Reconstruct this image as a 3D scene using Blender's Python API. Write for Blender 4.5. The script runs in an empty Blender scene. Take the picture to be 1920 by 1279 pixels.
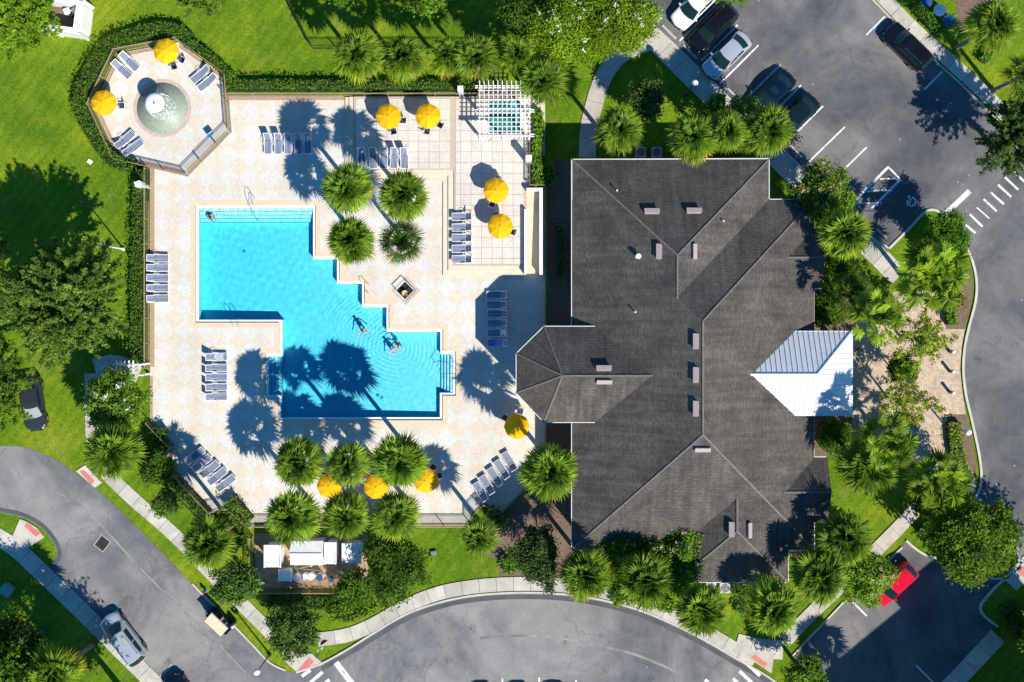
import bpy, bmesh, math, random
import numpy as np
from mathutils import Vector, Matrix
from mathutils.geometry import tessellate_polygon
random.seed(7); RNG = np.random.default_rng(11)
R = math.radians
C = bpy.context.scene.collection
SC = bpy.context.scene
# ---------------------------------------------------------------- camera, sky, sun, exposure
S = 0.045                                   # metres per photo pixel on the ground
HCAM = 105.0
CAMX, CAMY = (975-960)*S, -(590-639.5)*S     # the drone hangs over this point
cam_d = bpy.data.cameras.new('camera'); cam = bpy.data.objects.new('camera', cam_d); C.objects.link(cam)
cam.location = (CAMX, CAMY, HCAM); cam.rotation_euler = (0, 0, 0)
GW = 1920*S
cam_d.sensor_width = 36; cam_d.sensor_fit = 'HORIZONTAL'; cam_d.lens = 36*HCAM/GW
cam_d.shift_x = -CAMX/GW; cam_d.shift_y = -CAMY/GW
cam_d.clip_start = 1; cam_d.clip_end = 2000
SC.camera = cam
SUN_EL = R(47); SDX, SDY = 0.62, -0.785      # horizontal direction towards the sun
w = bpy.data.worlds.new('World'); SC.world = w; w.use_nodes = True
nt = w.node_tree; bg = nt.nodes['Background']
sky = nt.nodes.new('ShaderNodeTexSky'); sky.sky_type = 'NISHITA'; sky.sun_disc = False
sky.sun_elevation = SUN_EL; sky.sun_rotation = math.atan2(SDX, SDY)
sky.air_density = 1.0; sky.dust_density = 0.0; sky.ozone_density = 3.0
hs = nt.nodes.new('ShaderNodeHueSaturation'); hs.inputs['Saturation'].default_value = 1.35      # deep blue tropical sky
nt.links.new(sky.outputs[0], hs.inputs['Color']); nt.links.new(hs.outputs[0], bg.inputs[0]); bg.inputs[1].default_value = 0.12
sun_d = bpy.data.lights.new('sun', 'SUN'); sun_d.energy = 5.0; sun_d.angle = R(0.55); sun_d.color = (1.0, 0.94, 0.83)
sun = bpy.data.objects.new('sun', sun_d); C.objects.link(sun)
sv = Vector((SDX*math.cos(SUN_EL), SDY*math.cos(SUN_EL), math.sin(SUN_EL))); sun.location = sv*150
sun.rotation_euler = sv.to_track_quat('Z', 'Y').to_euler()
SC.view_settings.view_transform = 'Standard'; SC.view_settings.look = 'None'
SC.view_settings.exposure = 0.44; SC.view_settings.gamma = 1.0
SC.render.engine = 'CYCLES'
SC.cycles.max_bounces = 10; SC.cycles.transparent_max_bounces = 16; SC.cycles.diffuse_bounces = 5
SC.cycles.caustics_reflective = False; SC.cycles.caustics_refractive = False

# ---------------------------------------------------------------- helpers
def P(px, py, h=0.0):
    """photo pixel of a point standing h metres above the ground -> its world x, y"""
    k = 1-h/HCAM
    x0, y0 = (px-960)*S, -(py-639.5)*S
    return CAMX+(x0-CAMX)*k, CAMY+(y0-CAMY)*k
def PP(pts, h=0.0): return [P(a, b, h) for a, b in pts]
def smooth(pts, n=6, closed=False):
    pts = [np.array(p, float) for p in pts]; m = len(pts); out = []
    rng = range(m if closed else m-1)
    for i in rng:
        p1, p2 = pts[i], pts[(i+1) % m]
        p0 = pts[(i-1) % m] if closed or i > 0 else p1
        p3 = pts[(i+2) % m] if closed or i < m-2 else p2
        for k in range(n):
            t = k/n
            out.append(tuple(0.5*((2*p1)+(-p0+p2)*t+(2*p0-5*p1+4*p2-p3)*t*t+(-p0+3*p1-3*p2+p3)*t**3)))
    if not closed: out.append(tuple(pts[-1]))
    return out
def area2(p): return sum(p[i][0]*p[(i+1) % len(p)][1]-p[(i+1) % len(p)][0]*p[i][1] for i in range(len(p)))

class MB:
    def __init__(s): s.v = []; s.f = []; s.m = []; s.uv = {}
    def add(s, vs, fs, m=0):
        o = len(s.v); s.v += [tuple(x) for x in vs]; s.f += [tuple(o+i for i in f) for f in fs]; s.m += [m]*len(fs); return s
    def box(s, x0, x1, y0, y1, z0, z1, m=0, M=None):
        v = [Vector((x, y, z)) for z in (z0, z1) for x, y in ((x0, y0), (x1, y0), (x1, y1), (x0, y1))]
        if M: v = [M@a for a in v]
        return s.add(v, [(3, 2, 1, 0), (4, 5, 6, 7), (0, 1, 5, 4), (1, 2, 6, 5), (2, 3, 7, 6), (3, 0, 4, 7)], m)
    def bar(s, a, b, wd, ht=None, m=0):
        a, b = Vector(a), Vector(b); ht = ht or wd; d = (b-a).normalized()
        u = d.cross(Vector((0, 0, 1)));
        if u.length < 1e-3: u = Vector((1, 0, 0))
        u.normalize(); v = u.cross(d).normalized()
        vs = [p+u*sx*wd/2+v*sy*ht/2 for p in (a, b) for sx, sy in ((-1, -1), (1, -1), (1, 1), (-1, 1))]
        return s.add(vs, [(0, 1, 2, 3), (7, 6, 5, 4), (0, 4, 5, 1), (1, 5, 6, 2), (2, 6, 7, 3), (3, 7, 4, 0)], m)
    def tube(s, pts, r, n=6, m=0, cap=True):
        pts = [Vector(p) for p in pts]; rs = r if isinstance(r, (list, tuple)) else [r]*len(pts); o = len(s.v); k = len(pts)
        for i, p in enumerate(pts):
            d = (pts[min(i+1, k-1)]-pts[max(i-1, 0)]).normalized()
            u = d.cross(Vector((0, 0, 1)))
            if u.length < 1e-3: u = Vector((1, 0, 0))
            u.normalize(); v = d.cross(u)
            for j in range(n):
                a = 2*math.pi*j/n; s.v.append(tuple(p+(u*math.cos(a)+v*math.sin(a))*rs[i]))
        for i in range(k-1):
            for j in range(n):
                s.f.append((o+i*n+j, o+i*n+(j+1) % n, o+(i+1)*n+(j+1) % n, o+(i+1)*n+j)); s.m.append(m)
        if cap:
            s.f.append(tuple(o+j for j in range(n))[::-1]); s.f.append(tuple(o+(k-1)*n+j for j in range(n))); s.m += [m, m]
        return s
    def lathe(s, prof, n=16, c=(0, 0, 0), m=0, ph=0.0):
        o = len(s.v); k = len(prof)
        for r, z in prof:
            for j in range(n):
                a = 2*math.pi*j/n+ph; s.v.append((c[0]+r*math.cos(a), c[1]+r*math.sin(a), c[2]+z))
        for i in range(k-1):
            for j in range(n):
                s.f.append((o+i*n+j, o+i*n+(j+1) % n, o+(i+1)*n+(j+1) % n, o+(i+1)*n+j)); s.m.append(m)
        s.f.append(tuple(o+j for j in range(n))[::-1]); s.f.append(tuple(o+(k-1)*n+j for j in range(n))); s.m += [m, m]
        return s
    def prism(s, pts, z0, z1, m=0, holes=()):
        """solid with polygon outline (world xy) between z0 and z1 (z0 None: sheet only)"""
        loops = [list(pts) if area2(pts) > 0 else list(pts)[::-1]]+[list(h) if area2(h) < 0 else list(h)[::-1] for h in holes]
        flat = [p for l in loops for p in l]; o = len(s.v)
        s.v += [(p[0], p[1], z1) for p in flat]
        for t in tessellate_polygon([[Vector((p[0], p[1], 0)) for p in l] for l in loops]):
            a, b, c = [flat[i] for i in t]
            if (b[0]-a[0])*(c[1]-a[1])-(c[0]-a[0])*(b[1]-a[1]) < 0: t = t[::-1]
            s.f.append(tuple(o+i for i in t)); s.m.append(m)
        if z0 is not None:
            q = len(s.v); s.v += [(p[0], p[1], z0) for p in flat]; st = 0
            for l in loops:
                n = len(l)
                for i in range(n):
                    a, b = st+i, st+(i+1) % n
                    s.f.append((q+a, q+b, o+b, o+a)); s.m.append(m)
                st += n
        return s
    def mesh(s, name, mats, smooth_=False):
        me = bpy.data.meshes.new(name); me.from_pydata(s.v, [], s.f)
        for m in (mats if isinstance(mats, (list, tuple)) else [mats]): me.materials.append(m)
        if any(s.m): me.polygons.foreach_set('material_index', s.m)
        if smooth_: me.polygons.foreach_set('use_smooth', [True]*len(s.f))
        me.update(); return me
    def obj(s, name, mats, parent=None, smooth_=False, loc=None, **kw):
        return link(name, s.mesh(name, mats, smooth_), parent, loc, **kw)

def link(name, me, parent=None, loc=None, rz=0.0, label=None, cat=None, group=None, kind=None):
    o = bpy.data.objects.new(name, me); C.objects.link(o)
    if parent is not None: o.parent = parent
    if loc is not None: o.location = loc
    if rz: o.rotation_euler = (0, 0, rz)
    return tag(o, label, cat, group, kind)
def tag(o, label=None, cat=None, group=None, kind=None):
    for k, v in (('label', label), ('category', cat), ('group', group), ('kind', kind)):
        if v: o[k] = v
    return o
def empty(name, loc=(0, 0, 0), rz=0.0, **kw):
    return link(name, None, None, loc, rz, **kw)
def copy_tree(o, parent=None):
    c = o.copy(); C.objects.link(c); c.parent = parent
    for ch in list(o.children): copy_tree(ch, c)
    return c
def proto_hide(o):
    """remove a prototype that was only built to be copied"""
    for ch in list(o.children): proto_hide(ch)
    bpy.data.objects.remove(o)

# ---------------------------------------------------------------- materials
MT = {}
class NT:
    def __init__(s, name):
        s.m = bpy.data.materials.new(name); s.m.use_nodes = True; s.t = s.m.node_tree
        s.b = s.t.nodes['Principled BSDF']; s.out = s.t.nodes['Material Output']; MT[name] = s.m
    def n(s, typ, **kw):
        x = s.t.nodes.new(typ)
        for k, v in kw.items(): setattr(x, k, v)
        return x
    def l(s, a, b): s.t.links.new(a, b)
    def pos(s, kind='world'):
        if kind == 'world': return s.n('ShaderNodeNewGeometry').outputs['Position']
        if kind == 'uv': return s.n('ShaderNodeTexCoord').outputs['UV']
        return s.n('ShaderNodeTexCoord').outputs['Object']
    def noise(s, v, scale, detail=4, rough=.55, dist=0.0):
        x = s.n('ShaderNodeTexNoise'); x.inputs['Scale'].default_value = scale; x.inputs['Detail'].default_value = detail
        x.inputs['Roughness'].default_value = rough; x.inputs['Distortion'].default_value = dist
        if v is not None: s.l(v, x.inputs['Vector'])
        return x.outputs['Fac']
    def ramp(s, f, stops):
        x = s.n('ShaderNodeValToRGB'); e = x.color_ramp.elements
        while len(e) > 1: e.remove(e[0])
        for i, (p, c) in enumerate(stops):
            el = e[0] if i == 0 else e.new(p)
            el.position = p; el.color = tuple(c)+(1,) if len(c) == 3 else c
        s.l(f, x.inputs[0]); return x.outputs[0]
    def mix(s, f, a, b, mode='MIX'):
        x = s.n('ShaderNodeMix'); x.data_type = 'RGBA'; x.blend_type = mode; ins = [i for i in x.inputs if i.type == 'RGBA']
        if isinstance(f, (int, float)): x.inputs[0].default_value = f; x.clamp_factor = f <= 1
        else: s.l(f, x.inputs[0])
        for i, c in zip(ins, (a, b)):
            if isinstance(c, (tuple, list)): i.default_value = tuple(c)+(1,) if len(c) == 3 else c
            else: s.l(c, i)
        return [o for o in x.outputs if o.type == 'RGBA'][0]
    def math(s, op, a, b=0.0, clamp=False):
        x = s.n('ShaderNodeMath'); x.operation = op; x.use_clamp = clamp
        for i, c in zip(x.inputs, (a, b)):
            if isinstance(c, (int, float)): i.default_value = c
            else: s.l(c, i)
        return x.outputs[0]
    def mapping(s, v, rot=0.0, scale=(1, 1, 1), loc=(0, 0, 0)):
        x = s.n('ShaderNodeMapping'); s.l(v, x.inputs[0]); x.inputs['Rotation'].default_value = (0, 0, rot)
        x.inputs['Scale'].default_value = scale; x.inputs['Location'].default_value = loc; return x.outputs[0]
    def bump(s, h, strength=.3, dist=.02):
        x = s.n('ShaderNodeBump'); x.inputs['Strength'].default_value = strength; x.inputs['Distance'].default_value = dist
        s.l(h, x.inputs['Height']); s.l(x.outputs[0], s.b.inputs['Normal']); return x
    def col(s, c):
        if isinstance(c, (tuple, list)): s.b.inputs['Base Color'].default_value = tuple(c)+(1,)
        else: s.l(c, s.b.inputs['Base Color'])
    def set(s, **kw):
        for k, v in kw.items(): s.b.inputs[k.replace('_', ' ')].default_value = v
        return s

def plain(name, c, rough=.6, var=.12, scale=3.0, coord='obj', bump=0.0, metallic=0.0, coat=0.0, rnd=0.0, spec=.5):
    n = NT(name); v = n.pos(coord); f = n.noise(v, scale, 5)
    lo = [x*(1-var) for x in c]; hi = [min(1, x*(1+var)) for x in c]
    cc = n.ramp(f, [(.3, lo), (.7, hi)])
    if rnd:
        oi = n.n('ShaderNodeObjectInfo').outputs['Random']
        g = n.math('MULTIPLY_ADD', oi, 2*rnd); g.node.inputs[2].default_value = 1-rnd
        cc = n.mix(1.0, cc, g, 'MULTIPLY')
    n.col(cc); n.set(Roughness=rough, Metallic=metallic)
    n.b.inputs['Specular IOR Level'].default_value = spec
    if coat: n.b.inputs['Coat Weight'].default_value = coat; n.b.inputs['Coat Roughness'].default_value = .04
    if bump: n.bump(n.noise(v, scale*8, 4), bump, .01)
    return n.m

def make_materials():
    # grass
    n = NT('lawn_grass'); p = n.pos()
    big = n.noise(p, .12, 4, .6); mid = n.noise(p, .55, 5, .65, .3); fine = n.noise(p, 4.5, 6, .8)
    blade = n.noise(n.mapping(p, .5, (5, 16, 5)), 2.2, 3, .7)
    a = n.ramp(big, [(.36, (.068, .148, .005)), (.5, (.132, .22, .007)), (.64, (.265, .31, .015))])
    b = n.ramp(mid, [(.32, (.055, .135, .005)), (.5, (.1, .2, .007)), (.7, (.23, .275, .018))])
    c = n.mix(.5, a, b)
    c = n.mix(1, c, n.ramp(fine, [(.3, (.45, .52, .4)), (.5, (1, 1, 1)), (.72, (1.6, 1.5, 1.3))]), 'MULTIPLY')
    c = n.mix(.6, c, n.ramp(blade, [(.32, (.5, .56, .5)), (.68, (1.45, 1.38, 1.25))]), 'MULTIPLY')
    mow = n.n('ShaderNodeTexWave'); n.l(n.mapping(p, R(38)), mow.inputs[0]); mow.inputs['Scale'].default_value = .38; mow.inputs['Distortion'].default_value = 1.5; mow.inputs['Detail'].default_value = 3
    c = n.mix(1, c, n.ramp(mow.outputs['Fac'], [(.2, (.93, .94, .93)), (.8, (1.07, 1.06, 1.05))]), 'MULTIPLY')
    dry = n.ramp(n.noise(p, .3, 6, .75), [(.58, (0, 0, 0)), (.72, (.6, .6, .6))])
    c = n.mix(dry, c, (.3, .255, .075)); soil = n.ramp(n.noise(p, .42, 7, .8), [(.66, (0, 0, 0)), (.74, (.7, .7, .7))]); c = n.mix(soil, c, (.22, .17, .1)); n.col(c); n.set(Roughness=.85)
    n.b.inputs['Specular IOR Level'].default_value = .15
    n.bump(n.math('ADD', fine, blade), .9, .06)
    # asphalt
    def asph(name, k, off):
        n = NT(name); p = n.mapping(n.pos(), 0, (1, 1, 1), off)
        cl = n.noise(p, .09, 6, .62, .8); c2 = n.noise(p, .4, 6, .65, .5); g = n.noise(p, 14, 4, .8)
        c = n.ramp(cl, [(.4, (.075*k, .078*k, .092*k)), (.5, (.15*k, .15*k, .158*k)), (.61, (.3*k, .277*k, .262*k))])
        c = n.mix(.4, c, n.ramp(c2, [(.36, (.095*k, .097*k, .108*k)), (.64, (.25*k, .243*k, .238*k))]))
        c = n.mix(1, c, n.ramp(g, [(.25, (.66, .66, .67)), (.6, (1.04, 1.04, 1.04)), (.8, (1.38, 1.37, 1.36))]), 'MULTIPLY')
        sp = n.n('ShaderNodeTexVoronoi'); sp.inputs['Scale'].default_value = .55; n.l(p, sp.inputs['Vector'])
        c = n.mix(n.ramp(sp.outputs['Distance'], [(.03, (.5, .5, .5)), (.055, (0, 0, 0))]), c, (.4, .4, .42))
        ol = n.n('ShaderNodeTexVoronoi'); ol.inputs['Scale'].default_value = .33; n.l(n.mapping(p, .4, (1, 1, 1), (7.3, 2.1, 0)), ol.inputs['Vector'])
        om = n.math('MULTIPLY', n.ramp(ol.outputs['Distance'], [(.05, (.75, .75, .75)), (.16, (0, 0, 0))]), n.ramp(n.noise(p, 5, 5, .7), [(.42, (0, 0, 0)), (.6, (1, 1, 1))]))
        c = n.mix(om, c, (.035, .035, .04))
        cr = n.n('ShaderNodeTexVoronoi'); cr.feature = 'DISTANCE_TO_EDGE'; cr.inputs['Scale'].default_value = .1
        wob = n.n('ShaderNodeTexNoise'); n.l(p, wob.inputs['Vector']); wob.inputs['Scale'].default_value = .35; wob.inputs['Detail'].default_value = 7; wob.inputs['Roughness'].default_value = .7; n.l(n.mix(3.5, p, wob.outputs['Color'], 'ADD'), cr.inputs['Vector'])
        c = n.mix(n.ramp(cr.outputs['Distance'], [(.002, (.45, .45, .45)), (.006, (0, 0, 0))]), c, (.05, .05, .055))
        n.col(c); n.set(Roughness=.9); n.bump(g, .5, .012)
    asph('asphalt', .74, (0, 0, 0)); asph('pale_asphalt', 1.02, (31, 17, 0))
    # asphalt overlay, newer
    n = NT('new_asphalt'); p = n.pos(); g = n.noise(p, 22, 3, .8)
    c = n.ramp(n.noise(p, .7, 4), [(.3, (.06, .062, .07)), (.7, (.095, .097, .105))])
    c = n.mix(1, c, n.ramp(g, [(.3, (.8, .8, .8)), (.7, (1.2, 1.2, 1.2))]), 'MULTIPLY'); n.col(c); n.set(Roughness=.9)
    n = NT('worn_asphalt'); p = n.pos(); c = n.ramp(n.noise(p, .5, 5), [(.38, (.15, .15, .155)), (.6, (.28, .275, .27))]); n.col(n.mix(1, c, n.ramp(n.noise(p, 14, 4, .8), [(.3, (.7, .7, .7)), (.7, (1.25, 1.25, 1.25))]), 'MULTIPLY')); n.set(Roughness=.9)
    # concrete walk
    n = NT('concrete'); p = n.pos(); oi = n.n('ShaderNodeObjectInfo').outputs['Random']
    c = n.ramp(n.noise(p, .9, 5, .65), [(.3, (.36, .335, .29)), (.7, (.53, .49, .425))])
    st = n.ramp(n.noise(p, .8, 6, .7, 1.2), [(.55, (0, 0, 0)), (.72, (.6, .6, .6))])
    stm = n.math('MULTIPLY', st, n.math('GREATER_THAN', oi, .5))
    c = n.mix(stm, c, (.22, .21, .2))
    g = n.math('MULTIPLY_ADD', oi, .26); g.node.inputs[2].default_value = .86
    c = n.mix(1, c, g, 'MULTIPLY')
    c = n.mix(1, c, n.ramp(n.noise(p, 18, 3, .7), [(.3, (.9, .9, .9)), (.7, (1.08, 1.08, 1.08))]), 'MULTIPLY')
    n.col(c); n.set(Roughness=.85); n.bump(n.noise(p, 25, 3), .2, .01)
    # pool deck pavers laid diagonally in two tones
    n = NT('deck_pavers'); p = n.pos(); d = n.mapping(p, R(45))
    ck = n.n('ShaderNodeTexChecker'); n.l(d, ck.inputs['Vector']); ck.inputs['Scale'].default_value = 1/1.3
    ck.inputs['Color1'].default_value = (.61, .605, .595, 1); ck.inputs['Color2'].default_value = (.615, .545, .445, 1)
    br = n.n('ShaderNodeTexBrick'); n.l(d, br.inputs['Vector']); br.offset = 0.0; br.inputs['Scale'].default_value = 1
    br.inputs['Brick Width'].default_value = .217; br.inputs['Row Height'].default_value = .217; br.inputs['Mortar Size'].default_value = .008
    br.inputs['Color1'].default_value = (.94, .94, .93, 1); br.inputs['Color2'].default_value = (1.06, 1.05, 1.04, 1); br.inputs['Mortar'].default_value = (.68, .66, .64, 1)
    soft = n.mix(n.ramp(n.noise(p, .5, 4), [(.35, (.35, .35, .35)), (.65, (.95, .95, .95))]), (.61, .565, .495), ck.outputs['Color'])
    c = n.mix(1, soft, br.outputs['Color'], 'MULTIPLY')
    c = n.mix(1, c, n.ramp(n.noise(p, .2, 5), [(.3, (.9, .89, .87)), (.7, (1.06, 1.06, 1.06))]), 'MULTIPLY')
    c = n.mix(n.ramp(n.noise(p, 2.3, 6, .75), [(.66, (0, 0, 0)), (.8, (.14, .14, .14))]), c, (.42, .38, .33))
    n.col(c); n.set(Roughness=.75); n.bump(br.outputs['Fac'], .25, -.004)
    # terrace tiles laid square
    n = NT('terrace_tiles'); p = n.pos(); oi = n.n('ShaderNodeObjectInfo').outputs['Random']
    br = n.n('ShaderNodeTexBrick'); n.l(p, br.inputs['Vector']); br.offset = 0.0; br.inputs['Scale'].default_value = 1
    br.inputs['Brick Width'].default_value = .215; br.inputs['Row Height'].default_value = .215; br.inputs['Mortar Size'].default_value = .009
    br.inputs['Color1'].default_value = (.56, .525, .485, 1); br.inputs['Color2'].default_value = (.62, .585, .535, 1); br.inputs['Mortar'].default_value = (.47, .44, .4, 1)
    c = n.mix(.7, br.outputs['Color'], n.ramp(n.noise(p, .8, 5), [(.3, (.9, .87, .84)), (.7, (1.08, 1.07, 1.05))]), 'MULTIPLY')
    g = n.math('MULTIPLY_ADD', oi, .12); g.node.inputs[2].default_value = .94
    c = n.mix(1, c, g, 'MULTIPLY'); n.col(c); n.set(Roughness=.75)
    # entry bricks
    n = NT('entry_bricks'); p = n.pos()
    br = n.n('ShaderNodeTexBrick'); n.l(n.mapping(p, R(45)), br.inputs['Vector']); br.inputs['Scale'].default_value = 1
    br.inputs['Brick Width'].default_value = .3; br.inputs['Row Height'].default_value = .15; br.inputs['Mortar Size'].default_value = .012
    br.inputs['Color1'].default_value = (.44, .325, .23, 1); br.inputs['Color2'].default_value = (.6, .48, .36, 1); br.inputs['Mortar'].default_value = (.27, .21, .165, 1)
    c = n.mix(1, br.outputs['Color'], n.ramp(n.noise(p, .8, 5, .65), [(.3, (.8, .79, .77)), (.7, (1.15, 1.13, 1.1))]), 'MULTIPLY')
    n.col(c); n.set(Roughness=.85); n.bump(br.outputs['Fac'], .4, -.006)
    # shingles, uv in metres along eave / up slope
    n = NT('roof_shingles'); uv = n.pos('uv'); p = n.pos()
    br = n.n('ShaderNodeTexBrick'); n.l(uv, br.inputs['Vector']); br.inputs['Scale'].default_value = 1; br.offset = .5
    br.inputs['Brick Width'].default_value = .3; br.inputs['Row Height'].default_value = .145; br.inputs['Mortar Size'].default_value = .02; br.inputs['Mortar Smooth'].default_value = .3
    br.inputs['Color1'].default_value = (.066, .059, .053, 1); br.inputs['Color2'].default_value = (.108, .096, .087, 1); br.inputs['Mortar'].default_value = (.05, .044, .039, 1)
    c = n.mix(1, br.outputs['Color'], n.ramp(n.noise(p, .35, 6, .65, .5), [(.36, (.7, .69, .69)), (.64, (1.28, 1.25, 1.2))]), 'MULTIPLY')
    stk = n.noise(n.mapping(uv, 0, (2.2, .18, 1)), 1.0, 4, .6)
    c = n.mix(1, c, n.ramp(stk, [(.36, (.74, .74, .75)), (.64, (1.24, 1.22, 1.19))]), 'MULTIPLY')
    n.col(c); n.set(Roughness=.9); n.bump(br.outputs['Fac'], .6, -.02)
    # foliage: colour carried by the leaves
    def leafmat(name, tr=.35, rough=.55, spec=.25, hue=.14):
        n = NT(name); at = n.n('ShaderNodeAttribute'); at.attribute_name = 'Col'
        oi = n.n('ShaderNodeObjectInfo').outputs['Random']
        g = n.math('MULTIPLY_ADD', oi, 2*hue); g.node.inputs[2].default_value = 1-hue
        c = n.mix(1, at.outputs['Color'], g, 'MULTIPLY')
        n.col(c); n.set(Roughness=rough); n.b.inputs['Specular IOR Level'].default_value = spec
        tl = n.n('ShaderNodeBsdfTranslucent'); n.l(n.mix(1, c, (1.15, 1.25, .6), 'MULTIPLY'), tl.inputs['Color'])
        mx = n.n('ShaderNodeMixShader'); mx.inputs[0].default_value = tr
        n.l(n.b.outputs[0], mx.inputs[1]); n.l(tl.outputs[0], mx.inputs[2]); n.l(mx.outputs[0], n.out.inputs[0])
    leafmat('palm_leaf', .3, .5, .16); leafmat('tree_leaf', .32, .6, .08); leafmat('glossy_leaf', .2, .5, .22); leafmat('petals', .3, .6, .2, .05)
    plain('bark', (.17, .135, .1), .9, .35, 6, bump=.6); plain('palm_bark', (.24, .2, .155), .9, .3, 5, bump=.6)
    plain('hedge_core', (.018, .035, .008), .9)
    n = NT('mulch'); p = n.pos(); c = n.ramp(n.noise(p, 5, 6, .75), [(.3, (.075, .045, .03)), (.55, (.17, .105, .07)), (.75, (.32, .22, .16))])
    c = n.mix(n.ramp(n.noise(p, .5, 4), [(.4, (0, 0, 0)), (.7, (.5, .5, .5))]), c, (.2, .15, .12)); n.col(c); n.set(Roughness=.95); n.bump(n.noise(p, 9, 5, .7), .8, .04)
    # pool
    plain('pool_plaster', (.66, .8, .84), .6, .05, 1.5, 'world'); plain('pool_ledge', (.86, .88, .88), .5, .04, 2, 'world')
    plain('step_nosing', (.12, .3, .42), .5, .1); plain('deck_border', (.62, .49, .35), .75, .09, 4, 'world')
    plain('brick_band', (.36, .235, .17), .85, .22, 7, 'world'); plain('coping_tile', (.46, .37, .31), .8, .18, 6, 'world')
    plain('cream_stone', (.64, .53, .41), .7, .07, 2.5, 'world')
    def water(name, tint_lo, tint_hi, vcol, dens, amp):
        n = NT(name); p = n.pos(); z = n.n('ShaderNodeSeparateXYZ'); n.l(p, z.inputs[0])
        at = n.n('ShaderNodeAttribute'); at.attribute_name = 'wave'
        tc = n.ramp(at.outputs['Fac'], [(.15, tint_lo), (.5, [(a+b)/2 for a, b in zip(tint_lo, tint_hi)]), (.85, tint_hi)])  # paler tint on crests stands in for bright caustic ripple lines
        tr = n.n('ShaderNodeBsdfTransparent'); n.l(tc, tr.inputs[0])
        gl = n.n('ShaderNodeBsdfGlossy'); gl.inputs['Roughness'].default_value = .06
        fr = n.n('ShaderNodeFresnel'); fr.inputs[0].default_value = 1.33
        mx = n.n('ShaderNodeMixShader'); n.l(fr.outputs[0], mx.inputs[0]); n.l(tr.outputs[0], mx.inputs[1]); n.l(gl.outputs[0], mx.inputs[2])
        n.l(mx.outputs[0], n.out.inputs[0])
        va = n.n('ShaderNodeVolumeAbsorption'); va.inputs['Color'].default_value = vcol+(1,); va.inputs['Density'].default_value = dens
        n.l(va.outputs[0], n.out.inputs['Volume'])
        n.t.nodes.remove(n.b)
    water('pool_water', (.6, .9, .96), (1, 1, 1.0), (.1, .89, .98), .84, .02)
    water('spa_water', (.3, .72, .74), (.6, .9, .9), (.04, .78, .82), 3.0, .01)
    water('splash_water', (.72, .84, .8), (.96, 1, .98), (.72, .93, .88), .8, .01)
    n = NT('pebble_mosaic'); p = n.pos(); vo = n.n('ShaderNodeTexVoronoi'); vo.inputs['Scale'].default_value = 9; n.l(p, vo.inputs['Vector'])
    c = n.mix(.5, (.27, .31, .25), vo.outputs['Color'], 'SOFT_LIGHT'); c = n.mix(.4, c, (.3, .35, .27)); n.col(c)
    # furniture and the rest
    plain('white_paint', (.82, .82, .81), .45, .05, 4); plain('white_metal', (.8, .81, .82), .3, .04, 4)
    plain('white_roof_sheet', (.78, .77, .75), .6, .08, 2); plain('beige_roof_sheet', (.66, .54, .38), .5, .06, 3)
    plain('dark_metal', (.06, .055, .05), .4, .2, 5, metallic=.3); plain('bronze', (.33, .28, .14), .5, .15, 5); plain('steel', (.55, .57, .6), .22, .05, metallic=1)
    plain('grey_plastic', (.16, .16, .17), .5); plain('light_grey_metal', (.46, .47, .48), .45, .12, 5, rnd=.1)
    n = NT('sling_stripes'); v = n.pos('obj'); sx = n.n('ShaderNodeSeparateXYZ'); n.l(v, sx.inputs[0])
    wv = n.math('FRACT', n.math('MULTIPLY', n.math('ADD', sx.outputs[0], 10.0), 9.2))
    c = n.mix(n.math('GREATER_THAN', wv, .7), (.008, .035, .13), (.55, .58, .62)); n.col(c); n.set(Roughness=.7)
    n = NT('zigzag_towel'); v = n.pos('obj'); sx = n.n('ShaderNodeSeparateXYZ'); n.l(v, sx.inputs[0])
    wv = n.math('FRACT', n.math('MULTIPLY', n.math('ADD', n.math('ADD', sx.outputs[1], n.math('ABSOLUTE', sx.outputs[0])), 10), 7.5))
    n.col(n.mix(n.math('GREATER_THAN', wv, .5), (.03, .05, .12), (.75, .75, .75))); n.set(Roughness=.95)
    n = NT('rainbow_towel'); v = n.pos('obj'); sx = n.n('ShaderNodeSeparateXYZ'); n.l(v, sx.inputs[0])
    f = n.math('FRACT', n.math('MULTIPLY', n.math('ADD', sx.outputs[1], 10.), 1.0)); c = n.ramp(f, [(0, (.1, .35, .7)), (.2, (.15, .5, .75)), (.32, (.7, .55, .2)), (.42, (.05, .15, .5)), (.6, (.1, .3, .7)), (.75, (.75, .3, .35)), (.9, (.3, .5, .8))])
    n.t.nodes[-1].color_ramp.interpolation = 'CONSTANT'; n.col(c); n.set(Roughness=.95)
    plain('pale_towel', (.7, .74, .72), .95, .1); plain('orange_cloth', (.75, .25, .08), .9)
    n = NT('umbrella_cloth'); v = n.pos('obj'); f = n.noise(v, 2.5, 5, .65); c = n.ramp(f, [(.3, (.76, .39, .004)), (.7, (.94, .53, .01))]); oi = n.n('ShaderNodeObjectInfo').outputs['Random']; g = n.math('MULTIPLY_ADD', oi, .2); g.node.inputs[2].default_value = .84; c = n.mix(1, c, g, 'MULTIPLY'); n.col(c); n.set(Roughness=.8)
    n.b.inputs['Specular IOR Level'].default_value = .15
    tl = n.n('ShaderNodeBsdfTranslucent'); tl.inputs[0].default_value = (.85, .45, .01, 1); mx = n.n('ShaderNodeMixShader'); mx.inputs[0].default_value = .12
    n.l(n.b.outputs[0], mx.inputs[1]); n.l(tl.outputs[0], mx.inputs[2]); n.l(mx.outputs[0], n.out.inputs[0])
    plain('vent_pink', (.36, .285, .285), .6, .06, 4); plain('gutter_white', (.62, .62, .62), .45, .05, 3); plain('ridge_cap', (.15, .135, .12), .9, .25, 5, 'world')
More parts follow.
